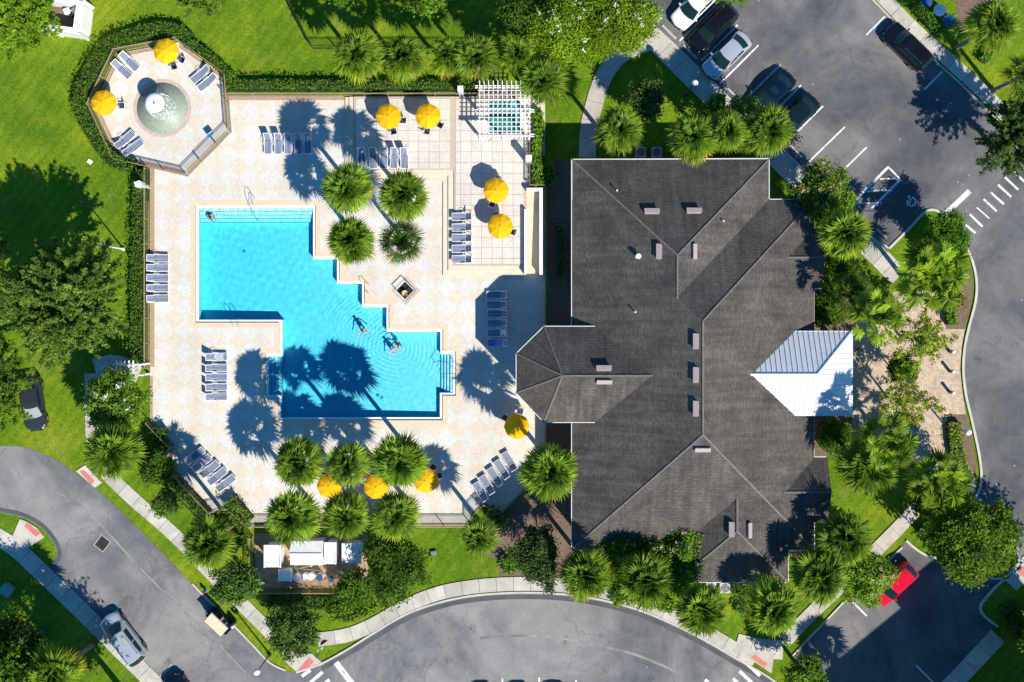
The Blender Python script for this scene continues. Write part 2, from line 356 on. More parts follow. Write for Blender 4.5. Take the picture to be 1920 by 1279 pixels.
    plain('stucco', (.62, .55, .44), .85, .08, 3, bump=.2); plain('window_glass', (.02, .03, .04), .05, .1, spec=.8)
    n = NT('standing_seam'); v = n.pos(); c = n.ramp(n.noise(v, 1.2, 4), [(.3, (.6, .62, .65)), (.7, (.67, .685, .7))]); n.col(c); n.set(Roughness=.5, Metallic=.0)
    n = NT('road_paint'); p = n.pos(); wr = n.ramp(n.noise(p, 3.2, 6, .75), [(.36, (.75, .75, .75)), (.47, (0, 0, 0))]); n.col(n.mix(wr, n.ramp(n.noise(p, .6, 4), [(.3, (.55, .55, .54)), (.7, (.72, .72, .71))]), (.2, .2, .21))); n.set(Roughness=.85)
    plain('blue_paint', (.05, .2, .5), .7, .15); plain('kerb_concrete', (.5, .46, .4), .85, .14, 1.2, 'world')
    plain('red_tactile', (.55, .16, .14), .85, .12, 5, 'world'); plain('iron', (.025, .026, .03), .6, .3, 8)
    plain('tyre', (.015, .015, .016), .85); plain('rim', (.5, .5, .52), .3, metallic=.9); plain('car_glass', (.008, .024, .028), .08, .1, spec=.3)
    plain('headlamp', (.75, .78, .8), .1); plain('tail_lamp', (.2, .008, .01), .15); plain('grille', (.012, .012, .013), .4)
    for nm, c, me in (('paint_white', (.7, .72, .75), 0), ('paint_silver', (.52, .55, .6), .45), ('paint_black', (.006, .007, .01), 0), ('paint_navy', (.004, .012, .035), .2), ('paint_green', (.006, .018, .02), .2), ('paint_red', (.62, .008, .03), .1), ('paint_slate', (.035, .042, .05), .3)):
        plain(nm, c, .06, .03, 2, metallic=me, coat=.2, spec=.25)
    plain('skin', (.55, .33, .22), .55); plain('skin_dark', (.26, .14, .085), .55); plain('hair_dark', (.015, .01, .008), .6); plain('cloth_blue', (.03, .22, .6), .85); plain('cloth_pink', (.8, .25, .5), .7); plain('cloth_black', (.015, .015, .018), .85); plain('cloth_teal', (.02, .14, .28), .8)
    plain('cloth_white', (.75, .75, .76), .85); plain('terracotta', (.6, .36, .17), .7, .15, 6); plain('dark_soil', (.018, .014, .016), .95, .4, 8); plain('tan_dirt', (.36, .25, .15), .95, .3, 2.5, 'world', .5)
    plain('teal_box', (.12, .3, .28), .6); plain('cooler_blue', (.012, .07, .17), .5); plain('barrel_white', (.8, .76, .72), .45); plain('navy_cushion', (.02, .05, .11), .8)
    plain('water_jet', (.85, .88, .9), .2); plain('table_top', (.72, .7, .66), .4)
    plain('lamp_globe', (.8, .82, .84), .25)
make_materials()
# ================================================================ GROUND, ROADS, WALKS
ZD = .06                                    # pool deck level
ZT = .51                                    # upper terrace level
def inset(poly, d):
    """offset a CCW polygon inwards by d"""
    p = poly if area2(poly) > 0 else poly[::-1]; n = len(p); out = []
    for i in range(n):
        a, b, c = Vector(p[i-1]), Vector(p[i]), Vector(p[(i+1) % n])
        d1 = (b-a).normalized(); d2 = (c-b).normalized(); n1 = Vector((-d1.y, d1.x)); n2 = Vector((-d2.y, d2.x))
        k = 1+n1.dot(n2); q = b+(n1+n2)*(d/max(k, .2)); out.append((q.x, q.y))
    return out
def inside(poly, x, y):
    r = False; n = len(poly); j = n-1
    for i in range(n):
        (xi, yi), (xj, yj) = poly[i], poly[j]
        if (yi > y) != (yj > y) and x < (xj-xi)*(y-yi)/(yj-yi)+xi: r = not r
        j = i
    return r
POOL_PX = [(367, 385), (592, 385), (592, 481), (637, 481), (637, 527), (684, 527), (684, 571), (730, 571), (730, 617), (831, 617), (831, 659), (855, 659), (855, 742), (830, 742), (830, 788), (522, 788), (522, 746), (498, 746), (498, 663), (524, 663), (524, 605), (367, 605)]
POOL = PP(POOL_PX)
FCX, FCY = P(305, 203); FR = 48*S
circ = lambda cx, cy, r, n=48: [(cx+r*math.cos(2*math.pi*i/n), cy+r*math.sin(2*math.pi*i/n)) for i in range(n)]
hole_rect = PP([(360, 378), (862, 378), (862, 796), (360, 796)])
lawn = MB().prism([(-260, -260), (260, -260), (260, 260), (-260, 260)], None, 0.0, holes=[hole_rect, circ(FCX, FCY, FR+.12)]).obj('lawn', MT['lawn_grass'], kind='structure')

def sheet(name, px, z, mat, kind='structure', n=0, holes=(), parent=None, closed=True):
    pts = smooth(px, n, True) if n else px
    return MB().prism(PP(pts), None, z, holes=holes).obj(name, mat, parent, kind=None if parent else kind)

# streets
STREET_TOP = smooth([(-120, 860), (-40, 842), (20, 836), (60, 843), (100, 860), (140, 886), (178, 915), (215, 947), (260, 991), (310, 1041), (360, 1095), (405, 1142), (440, 1176), (475, 1212), (505, 1243), (535, 1258)], 4)
STREET_S = smooth([(556, 1262), (600, 1247), (650, 1220), (700, 1189), (760, 1154), (820, 1132), (880, 1119), (950, 1113), (1020, 1113), (1080, 1118), (1140, 1129), (1200, 1146), (1260, 1171), (1320, 1201), (1380, 1236), (1430, 1264), (1475, 1296), (1560, 1360)], 4)
STREET_LOW = smooth([(-120, 945), (-50, 953), (0, 961), (42, 970), (75, 988), (98, 1014), (107, 1038), (98, 1056), (84, 1068)], 4)
street = STREET_TOP+STREET_S+[(1700, 1480), (500, 1480), (330, 1320), (270, 1254), (170, 1152)]+STREET_LOW[::-1]
sheet('street', street, .02, MT['pale_asphalt'])
LOT_W = [(1180, -40), (1232, 56), (1312, 132), (1372, 192), (1422, 240), (1470, 285), (1508, 322), (1560, 375), (1640, 452), (1668, 468)]
ISL = smooth([(1668, 468), (1690, 446), (1712, 424), (1732, 402), (1745, 396), (1758, 399), (1772, 413), (1790, 436), (1808, 462), (1822, 496), (1828, 530), (1826, 565), (1814, 612), (1806, 650), (1803, 692), (1808, 740), (1820, 792), (1832, 848), (1837, 888), (1834, 916), (1822, 938)], 4)
TREE_ISL = smooth([(1822, 938), (1850, 960), (1880, 990), (1905, 1030), (1904, 1068), (1880, 1082), (1840, 1080), (1800, 1066), (1760, 1046), (1735, 1038), (1716, 1026), (1700, 1012)], 3)
LOT_E = [(1628, -10), (1705, 70), (1800, 155), (1868, 222), (1900, 262), (1930, 345), (2050, 420)]
LOT_SE = [(1690, 1025), (1640, 1072), (1578, 1130), (1484, 1229), (1500, 1250), (1540, 1290), (1560, 1360)]
east = [(1560, -40)]+LOT_W[0:1]+LOT_W[1:]+ISL[1:]+TREE_ISL[1:]+LOT_SE+[(1700, 1480), (1760, 1300), (1858, 1185), (1870, 1172), (1850, 1156), (1840, 1140), (1850, 1122), (1890, 1084), (1990, 1010), (2050, 960)]+LOT_E[::-1]
sheet('parking_lot', east, .02, MT['asphalt'])
def ribbon(px, w0, w1, n=0):
    """polygon between two offsets (photo px) of an open path; positive = to the right of travel on the picture"""
    p = [np.array(a, float) for a in (smooth(px, n) if n else px)]; L = []; Rr = []
    for i in range(len(p)):
        d = p[min(i+1, len(p)-1)]-p[max(i-1, 0)]; d /= np.linalg.norm(d); nn = np.array((-d[1], d[0]))
        L.append(tuple(p[i]+nn*w0)); Rr.append(tuple(p[i]+nn*w1))
    return L+Rr[::-1]
def ribbon_obj(name, px, w0, w1, z0, z1, mat, **kw):
    r = ribbon(px, w0, w1); n = len(px); mb = MB(); q = PP(r)
    for i in range(n-1):
        a, b, c, d = q[i], q[i+1], q[2*n-2-i], q[2*n-1-i]
        vs = [(*p, z1) for p in (a, b, c, d)]+[(*p, z0) for p in (a, b, c, d)]
        up = (b[0]-a[0])*(c[1]-a[1])-(c[0]-a[0])*(b[1]-a[1]) > 0
        f = (0, 1, 2, 3) if up else (3, 2, 1, 0)
        mb.add(vs, [f, (0, 4, 5, 1), (1, 5, 6, 2), (2, 6, 7, 3), (3, 7, 4, 0)])
    return mb.obj(name, mat, **kw)
ribbon_obj('road_patch', STREET_S[4:], 2, 11, 0, .026, MT['new_asphalt'], kind='structure')
ribbon_obj('road_patch', STREET_LOW[4:], -9, -1, 0, .026, MT['new_asphalt'], kind='structure')
ribbon_obj('road_seam', smooth([(90, 915), (150, 945), (210, 1005), (260, 1060), (320, 1120), (390, 1185), (450, 1248), (490, 1290)], 5), 0, 3, 0, .0235, MT['worn_asphalt'], kind='structure')
ribbon_obj('road_seam', smooth([(900, 1194), (960, 1190), (1020, 1191), (1080, 1199), (1140, 1212), (1200, 1228), (1280, 1262)], 5), 0, 4.5, 0, .0235, MT['worn_asphalt'], kind='structure')
ribbon_obj('kerb', STREET_S, -3.2, 0, -.02, .13, MT['kerb_concrete'], kind='structure')
ribbon_obj('kerb', STREET_TOP[40:], -3, 0, -.02, .13, MT['kerb_concrete'], kind='structure')
ribbon_obj('kerb', ISL, -4.5, 0, -.02, .14, MT['kerb_concrete'], kind='structure')
ribbon_obj('kerb', TREE_ISL, -4, 0, -.02, .14, MT['kerb_concrete'], kind='structure')
ribbon_obj('kerb', smooth([(1990, 1008), (1890, 1082), (1850, 1122), (1840, 1140), (1850, 1156), (1872, 1172)], 4), 0, 5, -.02, .14, MT['kerb_concrete'], kind='structure')
ribbon_obj('kerb', LOT_E, 0, 3, -.02, .13, MT['kerb_concrete'], kind='structure')
ribbon_obj('kerb', LOT_W[1:], -3, 0, -.02, .13, MT['kerb_concrete'], kind='structure')
ribbon_obj('kerb', LOT_SE, -3, 0, -.02, .13, MT['kerb_concrete'], kind='structure')

# concrete walks made of single slabs
def slab_walk(name, px, w0, w1, length=30., n=4, z1=.1, mat='concrete', gap=.7):
    par = empty(name, kind='structure')
    p = [np.array(a, float) for a in (smooth(px, n) if n else px)]
    d = np.cumsum([0]+[np.linalg.norm(p[i+1]-p[i]) for i in range(len(p)-1)]); T = d[-1]; k = max(1, round(T/length)); step = T/k
    at = lambda s: np.array([np.interp(s, d, [q[0] for q in p]), np.interp(s, d, [q[1] for q in p])])
    def edge(s):
        t = at(min(T, s+2))-at(max(0, s-2)); t /= np.linalg.norm(t); nn = np.array((-t[1], t[0])); c = at(s)
        f0 = w0(s/T) if callable(w0) else w0; f1 = w1(s/T) if callable(w1) else w1
        return c+nn*f0, c+nn*f1
    for i in range(k):
        ss = [i*step+gap/2, (i+.5)*step, (i+1)*step-gap/2]; L = []; Rr = []
        for s in ss:
            a, b = edge(s); L.append(tuple(a)); Rr.append(tuple(b))
        MB().prism(PP(L+Rr[::-1]), -.03, z1+random.uniform(-.004, .004)).obj('concrete_slab', MT[mat], par)
    return par
slab_walk('sidewalk', [(172, 700), (173, 760), (176, 830), (196, 880), (250, 935), (300, 978), (345, 1020), (400, 1078), (450, 1128), (500, 1178), (545, 1222), (566, 1246)], -13, 13, 33)
slab_walk('sidewalk', [(178, 690), (215, 683), (262, 700)], -18, 18, 30)
slab_walk('sidewalk', [(596, 1200), (650, 1192), (700, 1172), (760, 1138), (820, 1114), (880, 1102), (950, 1096), (1020, 1096), (1080, 1101), (1140, 1112), (1200, 1129), (1260, 1154), (1320, 1184), (1380, 1219), (1415, 1240)], -14, lambda t: 12, 32)
slab_walk('sidewalk', [(0, 992), (40, 1018), (80, 1055), (160, 1132), (240, 1212), (330, 1300)], -2, 30, 36)
slab_walk('sidewalk', [(1222, 60), (1262, 100), (1312, 150), (1370, 205), (1420, 252), (1468, 298), (1515, 345)], -13, 26, 40)
slab_walk('sidewalk', [(1232, 76), (1190, 90), (1155, 112), (1130, 150), (1114, 200), (1105, 240), (1102, 296)], -15, 17, 34)
slab_walk('sidewalk', [(1612, 448), (1648, 482), (1685, 520)], -19, 19, 26)
slab_walk('sidewalk', [(1618, -20), (1705, 70), (1800, 155), (1868, 222), (1900, 262)], -29, -3.5, 38)
slab_walk('sidewalk', [(1482, 1212), (1530, 1162), (1580, 1115), (1640, 1055), (1690, 1005), (1740, 955), (1800, 925), (1826, 925)], -28, -2, 40)
slab_walk('sidewalk', [(1380, 1205), (1420, 1215), (1468, 1218)], -18, 18, 30)
slab_walk('sidewalk', [(1995, 960), (1930, 1030), (1880, 1085)], -34, 0, 40)
slab_walk('sidewalk', [(1858, 1180), (1810, 1232), (1755, 1290)], -34, 0, 36)
# kerb ramps with red tactile pads
def ramp_pad(px, name='kerb_ramp', pad=None):
    o = MB().prism(PP(px), 0, .108).obj(name, MT['concrete'], kind='structure')
    MB().prism(PP(pad), .1, .114).obj('tactile_pad', MT['red_tactile'], o)
ramp_pad([(143, 883), (160, 872), (192, 905), (178, 914)], pad=[(150, 884), (158, 880), (178, 901), (172, 909)])
ramp_pad([(38, 973), (52, 978), (70, 990), (84, 1007), (42, 1034), (20, 1014)], pad=[(46, 986), (52, 979), (77, 999), (69, 1007)])
ramp_pad([(533, 1237), (548, 1228), (585, 1225), (608, 1245), (558, 1261)], pad=[(558, 1257), (580, 1231), (589, 1240), (571, 1259)])
ramp_pad([(1395, 1228), (1440, 1218), (1452, 1222), (1446, 1262)], pad=[(1407, 1232), (1415, 1227), (1439, 1244), (1432, 1251)])
ramp_pad([(1900, 1078), (1925, 1060), (1950, 1085), (1925, 1095)], pad=[(1906, 1070), (1920, 1060), (1932, 1072), (1918, 1082)])
# grass on the islands and the strip, mulch beds, entry court
sheet('mulch_bed', [(1026, 300), (1070, 300), (1070, 612), (1028, 612)], .012, MT['mulch'])
sheet('mulch_bed', [(1024, 795), (1074, 795), (1074, 1082), (1040, 1084), (935, 1084), (936, 1050), (905, 1040), (940, 962), (988, 914), (1024, 850)], .012, MT['mulch'])
sheet('mulch_bed', [(1525, 545), (1600, 560), (1606, 622), (1525, 622)], .012, MT['mulch'])
sheet('mulch_bed', [(1525, 780), (1592, 780), (1592, 850), (1525, 858)], .012, MT['mulch'])
sheet('mulch_bed', [(1772, 500), (1822, 505), (1823, 560), (1812, 605), (1804, 617), (1772, 617)], .012, MT['mulch'])
sheet('mulch_bed', [(1776, 778), (1812, 778), (1824, 830), (1831, 880), (1828, 918), (1800, 900), (1778, 880)], .012, MT['mulch'])
sheet('mulch_bed', [(1790, 0), (1880, 0), (1880, 80), (1800, 60)], .012, MT['mulch'])
sheet('mulch_bed', [(995, 180), (1022, 180), (1022, 350), (995, 350)], .012, MT['mulch'])
sheet('mulch_bed', [(1860, 250), (1925, 250), (1925, 345), (1898, 322)], .012, MT['mulch'])
sheet('bare_earth', [(476, 1000), (690, 1000), (690, 1104), (482, 1104)], .012, MT['tan_dirt'])
sheet('entry_court', [(1596, 600), (1640, 590), (1675, 548), (1700, 528), (1772, 560), (1773, 617), (1809, 617), (1803, 650), (1800, 692), (1805, 740), (1811, 777), (1776, 777), (1776, 880), (1740, 880), (1700, 860), (1596, 850)], .03, MT['entry_bricks'])
sheet('bench_strip', [(1600, 780), (1612, 780), (1612, 860), (1600, 860)], .036, MT['concrete'])

# painted markings: each stripe its own sheet
paint = lambda name, q, z=.032, mat='road_paint', parent=None: MB().prism(PP(q), None, z).obj(name, MT[mat], parent, kind=None if parent else 'structure')
def stripe(a, b, w=4., name='parking_line', mat='road_paint', z=.032, parent=None):
    a, b = np.array(a, float), np.array(b, float); d = (b-a)/np.linalg.norm(b-a); n = np.array((-d[1], d[0]))*w/2
    return paint(name, [tuple(a+n), tuple(b+n), tuple(b-n), tuple(a-n)], z, mat, parent)
for a, b in [((1225, 50), (1241, 33)), ((1274, 77), (1343, 9)), ((1315, 114), (1383, 47)), ((1349, 158), (1422, 85)), ((1396, 188), (1463, 122)), ((1440, 222), (1502, 160)), ((1487, 255), (1543, 199)), ((1513, 307), (1584, 238)), ((1570, 330), (1625, 276)),
             ((1624, 66), (1659, 31)), ((1733, 168), (1767, 134)), ((186, 1178), (221, 1142)), ((288, 1282), (322, 1247)), ((1598, 1128), (1625, 1155)), ((1717, 1247), (1760, 1290)), ((942, 1272), (942, 1330)), ((1011, 1270), (1011, 1330)), ((1080, 1275), (1080, 1330))]:
    stripe(a, b, 3.2)
hz = paint('access_aisle', [(1664, 311), (1668, 314), (1589, 393), (1585, 391)])
for a, b, m in [((1667, 315), (1688, 336), 'road_paint'), ((1688, 336), (1634, 391), 'road_paint'), ((1650, 336), (1684, 335), 'road_paint'), ((1624, 359.5), (1662, 356), 'road_paint'), ((1601, 382), (1640, 380), 'road_paint')]:
    stripe(a, b, 3.2, 'aisle_stripe', m, .0345, hz)
stripe((1690, 338), (1637, 392), 2.4, 'aisle_stripe', 'blue_paint', .037, hz)
for a, b in [((1810, 421.5), (1829, 437)), ((1818, 401.8), (1842, 425)), ((1831, 389), (1855, 410)), ((1844, 373.5), (1869, 396.5)), ((1857, 360.8), (1882, 383)), ((1871, 346.6), (1896, 369.5)), ((1884, 332.5), (1909, 356)), ((1898, 320), (1922, 342))]:
    stripe(a, b, 4.2 if a[0] != 1831 else 2.6, 'crossing_bar')
for a, b in [((566, 1268), (582, 1256)), ((581, 1281), (605, 1260)), ((606, 1284), (618, 1274)), ((1399, 1243), (1425, 1267)), ((1386, 1258), (1412, 1282)), ((1374, 1272), (1392, 1288)), ((1322, 1274), (1332, 1284))]:
    stripe(a, b, 6.5, 'crossing_bar')
stripe((1774, 400), (1818, 358), 10, 'stop_bar'); stripe((630, 1242), (668, 1292), 11, 'stop_bar')
# wheelchair symbol on the accessible bay
sy = MB(); cx, cy = P(1709, 378); r0, r1 = .42, .28
for i in range(20):
    a0, a1 = [R(-200+i*14.5), R(-200+(i+1)*14.5)]
    sy.add([(cx+r*math.cos(a), cy+r*math.sin(a), .033) for r, a in ((r1, a0), (r0, a0), (r0, a1), (r1, a1))], [(0, 1, 2, 3)])
sy.prism(circ(cx-.25, cy+.42, .11, 12), None, .0335)
for a, b in [((-.22, .33), (-.1, .02)), ((-.1, .02), (-.3, -.3)), ((-.3, -.3), (-.42, -.36)), ((-.18, .2), (.05, .2))]:
    a, b = Vector(a), Vector(b); d = (b-a).normalized(); q = Vector((-d.y, d.x))*.045
    sy.prism([(cx+v.x, cy+v.y) for v in (a+q, a-q, b-q, b+q)], None, .034+.001*abs(a.x))
sy.obj('wheelchair_symbol', MT['road_paint'], kind='structure')

# ================================================================ POOL DECK
OCT_PX = [(327, 70), (420, 137), (428, 244), (345, 328), (211, 297), (163, 193), (212, 92)]
OCT = PP(OCT_PX, 1.3)
oct_deck = inset(OCT, .12)
deck_px = [(418, 181), (1000, 181), (1022, 181), (1022, 850), (986, 912), (937, 961), (908, 941), (884, 964), (884, 986), (470, 986), (432, 952), (398, 960), (303, 858), (325, 838), (282, 790), (282, 305), (345, 300), (400, 246)]
deck = MB().prism(PP(deck_px), -.2, ZD, holes=[POOL]).obj('pool_deck', MT['deck_pavers'], kind='structure')
odeck = MB().prism(oct_deck, -.2, ZD+.03, holes=[circ(FCX, FCY, FR)]).obj('splash_deck', MT['deck_pavers'], kind='structure')
# coloured bands set in the deck
def band(px, w0, w1, z, mat, name='border_band', parent=deck, closed=False):
    q = PP(ribbon(px, w0, w1)); return MB().prism(q, None, z).obj(name, MT[mat], parent)
for i in range(len(OCT)):
    a, b = Vector(OCT[i]), Vector(OCT[(i+1) % 7]); d = (b-a).normalized(); n_ = Vector((-d.y, d.x))
    if area2(OCT) < 0: n_ = -n_
    q = [a+n_*.16+d*.2, b+n_*.16-d*.2, b+n_*.44-d*.36, a+n_*.44+d*.36]
    MB().prism([(v.x, v.y) for v in q], None, ZD+.036).obj('brick_band', MT['brick_band'], odeck)
band([(430, 181), (1000, 181)], 0.5, 7, ZD+.005, 'brick_band', 'brick_band')
band([(282, 312), (282, 688)], -.5, -8, ZD+.005, 'brick_band', 'brick_band')
band([(282, 705), (282, 790), (325, 838)], -.5, -5, ZD+.005, 'brick_band', 'brick_band')
band([(325, 838), (303, 858), (398, 960)], -.5, -5, ZD+.006, 'brick_band', 'brick_band')
band([(470, 986), (884, 986)], -.5, -6, ZD+.005, 'brick_band', 'brick_band')
# cream coping round the pool
pw = inset(POOL, 5.2*S)                     # water outline
pc = inset(POOL, -9*S)
MB().prism(pc, None, ZD+.006, holes=[POOL]).obj('pool_border', MT['deck_border'], deck)
basin = empty('swimming_pool', kind='structure')
ZW = -.07
mb = MB().prism(POOL, None, ZW-.0, holes=[pw]); Pq = POOL if area2(POOL) > 0 else POOL[::-1]
mb.obj('overflow_ledge', MT['pool_ledge'], basin)
mb = MB()
for i in range(len(Pq)):
    a, b = Pq[i], Pq[(i+1) % len(Pq)]
    mb.add([(*a, ZW-.1), (*b, ZW-.1), (*b, ZD-.002), (*a, ZD-.002)], [(3, 2, 1, 0)])
mb.obj('pool_rim', MT['pool_ledge'], basin)
floor_z = lambda x: -.66-.58*max(0, (P(855, 0)[0]-x))/(488*S)
mb = MB(); n = len(pw); mb.v = [(x, y, floor_z(x)) for x, y in pw]
mb.f = [tuple(t) if (pw[t[1]][0]-pw[t[0]][0])*(pw[t[2]][1]-pw[t[0]][1])-(pw[t[2]][0]-pw[t[0]][0])*(pw[t[1]][1]-pw[t[0]][1]) > 0 else tuple(t)[::-1] for t in tessellate_polygon([[Vector((*p, 0)) for p in pw]])]
mb.m = [0]*len(mb.f); mb.obj('pool_floor', MT['pool_plaster'], basin)
mb = MB()
for i in range(n):
    a, b = pw[i], pw[(i+1) % n]; mb.add([(*a, floor_z(a[0])), (*b, floor_z(b[0])), (*b, ZW+.002), (*a, ZW+.002)], [(3, 2, 1, 0)])
mb.obj('pool_wall', MT['pool_plaster'], basin)
for px, py in ((706, 742), (714, 747), (452, 470)):
    x, y = P(px, py); MB().lathe([(.14, 0), (.14, .012), (.1, .02)], 12, (x, y, floor_z(x)+.004)).obj('floor_drain', MT['step_nosing'], basin)
def pool_step(px0, py0, px1, py1, z, edge):
    """tread box with a dark nosing along one edge"""
    (x0, y0), (x1, y1) = P(px0, py1), P(px1, py0); o = MB().box(x0, x1, y0, y1, -2, z).obj('pool_step', MT['pool_plaster'], basin); t = .045
    e = {'s': (x0, x1, y0, y0+t), 'w': (x0, x0+t, y0, y1), 'e': (x1-t, x1, y0, y1)}[edge]
    MB().box(*e, z-.03, z+.004).obj('nosing', MT['step_nosing'], o)
for i, (ya, yb) in enumerate([(390.4, 397), (397, 403.4), (403.4, 409.8), (409.8, 416.5)]): pool_step(373, ya, 586.5, yb, -.17-.15*i, 's')
for i, (xa, xb) in enumerate([(849.3, 850), (843.5, 849.3), (837.5, 843.5), (831.6, 837.5), (826, 831.6)]):
    if i: pool_step(xa, 664.6, xb, 736.6, -.04-.13*i, 'w')
for i, (xa, xb) in enumerate([(503.4, 508), (508, 514), (514, 520), (520, 527)]): pool_step(xa, 668.4, xb, 740.6, -.17-.15*i, 'e')
# water: closed body, rippled top
def water_body(name, outline, z, bottom, mat, sources, cell, amp, chop=1.0, parent=None, kind=None):
    xs = sorted({round(p[0], 4) for p in outline}); ys = sorted({round(p[1], 4) for p in outline})
    def sub(v):
        out = []
        for a, b in zip(v[:-1], v[1:]):
            k = max(1, math.ceil((b-a)/cell)); out += [a+(b-a)*i/k for i in range(k)]
        return np.array(out+[v[-1]])
    X, Y = sub(xs), sub(ys); gx, gy = np.meshgrid(X, Y)
    h = np.zeros_like(gx); rr = np.random.default_rng(5)
    for k in range(40):
        a = rr.uniform(0, 2*math.pi); wl = rr.uniform(.22, .9); h += chop*(wl**.7)*.34*np.sin((gx*math.cos(a)+gy*math.sin(a))*2*math.pi/wl+rr.uniform(0, 6.3)+1.6*np.sin(gx*rr.uniform(-1.6, 1.6)+gy*rr.uniform(-1.6, 1.6)))
    for sx, sy_, s, wl, dec in sources:
        d = np.hypot(gx-sx, gy-sy_); d = d+.10*np.sin(3*np.arctan2(gy-sy_, gx-sx)+1)*d**.5
        h += s*np.cos(d*2*math.pi/wl)*np.exp(-d/dec)*np.minimum(1, d/.3)
    m = MB(); me = bpy.data.meshes.new(name); nx, ny = len(X), len(Y)
    hh = h/ (np.std(h)+1e-6)
    V = np.stack([gx.ravel(), gy.ravel(), (z+amp*np.clip(hh, -2.5, 2.5)).ravel()], 1)
    F = []
    for j in range(ny-1):
        cyy = (Y[j]+Y[j+1])/2
        for i in range(nx-1):
            if inside(outline, (X[i]+X[i+1])/2, cyy): a = j*nx+i; F.append((a, a+1, a+nx+1, a+nx))
    cnt = {}
    for f in F:
        for q in range(4): e = (f[q], f[(q+1) % 4]); cnt[e] = 1
    V2 = [tuple(v) for v in V]; wv = list(np.clip(.45+.2*hh, 0, 1).ravel()); low = {}
    def lo(i):
        if i not in low: low[i] = len(V2); V2.append((V2[i][0], V2[i][1], bottom)); wv.append(.5)
        return low[i]
    top = list(F)
    for a, b in list(cnt):
        if (b, a) not in cnt: F.append((b, a, lo(a), lo(b)))
    o0 = len(V2); V2 += [(x, y, bottom) for x, y in outline]; wv += [.5]*len(outline)
    for t in tessellate_polygon([[Vector((*p, 0)) for p in outline]]):
        a, b, c = [outline[i] for i in t]; s_ = (b[0]-a[0])*(c[1]-a[1])-(c[0]-a[0])*(b[1]-a[1])
        F.append(tuple(o0+i for i in (t[::-1] if s_ > 0 else t)))
    used = sorted({i for f in F for i in f}); rm = {u: k for k, u in enumerate(used)}
    me.from_pydata([V2[u] for u in used], [], [tuple(rm[i] for i in f) for f in F])
    at = me.attributes.new('wave', 'FLOAT', 'POINT'); at.data.foreach_set('value', [wv[u] for u in used])
    me.polygons.foreach_set('use_smooth', [k < len(top) for k in range(len(F))]); me.materials.append(mat)
    return link(name, me, parent, kind=kind)
src = [(*P(393, 410), 3.4, .3, 2.4), (*P(680, 617), 4.2, .32, 1.8), (*P(742, 652), 5.5, .36, 3.0), (*P(708, 742), 3.0, .26, 1.0)]
pwn = [(round(x, 4), round(y, 4)) for x, y in inset(POOL, 5.2*S-.025)]
water_body('pool_water', pwn, ZW-.025, -2.4, MT['pool_water'], src, .06, .0028, kind='structure')

# ---------------------------------------------------------------- upper terrace with two steps
ter_px = [(665, 183), (992, 183), (992, 362), (986, 362), (986, 499), (852, 499), (852, 320), (665, 320)]
step_px = [[(656, 183), (665, 183), (665, 320), (852, 320), (852, 499), (986, 499), (986, 508), (841, 508), (841, 330), (656, 330)],
           [(648, 183), (656, 183), (656, 330), (841, 330), (841, 508), (986, 508), (986, 517), (831, 517), (831, 340), (648, 340)]]
spa_px = [(918, 192), (975, 192), (975, 251), (918, 251)]; SPA = PP(spa_px)
ter = MB().prism(PP(ter_px), 0, ZT-.03, holes=[SPA]).obj('upper_terrace', MT['coping_tile'], kind='structure')
for q, z in zip(step_px, (ZT-.15, ZT-.30)): MB().prism(PP(q), 0, z).obj('step', MT['cream_stone'], ter)
tb = inset(PP(ter_px), .16)
xs = np.arange(668.5, 990, 19.6); ys = np.arange(187, 500, 19.9)
tp = PP(ter_px); n_p = 0
for i in range(len(xs)):
    for j in range(len(ys)):
        x0, x1 = xs[i], xs[i]+18.8; y0, y1 = ys[j], ys[j]+19.1
        x1 = min(x1, 989); y1 = min(y1, 495)
        if x0 < 852 < x1: x0 = 855
        if x0 < 855 and y0 > 317: continue
        if x0 < 855 and y1 > 317: y1 = 317
        if x1 > 983 and y1 > 360: x1 = 983
        if x1-x0 < 3 or y1-y0 < 3: continue
        if x1 > 915 and x0 < 978 and y1 > 189 and y0 < 254:
            # clip against the spa opening
            if x0 < 915 and y0 < 254: x1 = 915
            elif x1 > 978: x0 = 978
            elif y1 > 254: y0 = 254
            elif y0 < 189: y1 = 189
            else: continue
            if x1-x0 < 2 or y1-y0 < 2: continue
        (a, b), (c, d) = P(x0, y1), P(x1, y0)
        MB().box(a, c, b, d, ZT-.05, ZT+random.uniform(-.003, .003)).obj('paving_panel', MT['terrace_tiles'], ter)
# spa
spa = empty('spa_pool', (*P(946, 221), 0), kind='structure')
def lp(mb, name, mat, par, **kw):
    o = mb.obj(name, mat, None, **kw); o.parent = par; o.matrix_parent_inverse = Matrix.Translation(par.location).inverted(); return o
lp(MB().prism(inset(SPA, -.13), ZT-.05, ZT+.03, holes=[SPA]), 'spa_coping', MT['cream_stone'], spa)
lp(MB().prism(SPA, None, .03), 'spa_floor', MT['pool_plaster'], spa)
mb = MB(); Sq = SPA if area2(SPA) > 0 else SPA[::-1]
for i in range(4): mb.add([(*Sq[i], .03), (*Sq[(i+1) % 4], .03), (*Sq[(i+1) % 4], ZT+.02), (*Sq[i], ZT+.02)], [(3, 2, 1, 0)])
lp(mb, 'spa_wall', MT['pool_plaster'], spa)
x0, y0 = P(918, 251); x1, y1 = P(975, 192)
bx = MB()
for c in ((x0, x0+.4, y0, y1), (x1-.4, x1, y0, y1), (x0+.4, x1-.4, y1-.4, y1)): bx.box(*c, .02, .28)
lp(bx, 'spa_bench', MT['pool_plaster'], spa)
spw = [(round(a, 4), round(b, 4)) for a, b in inset(SPA, -.02)]
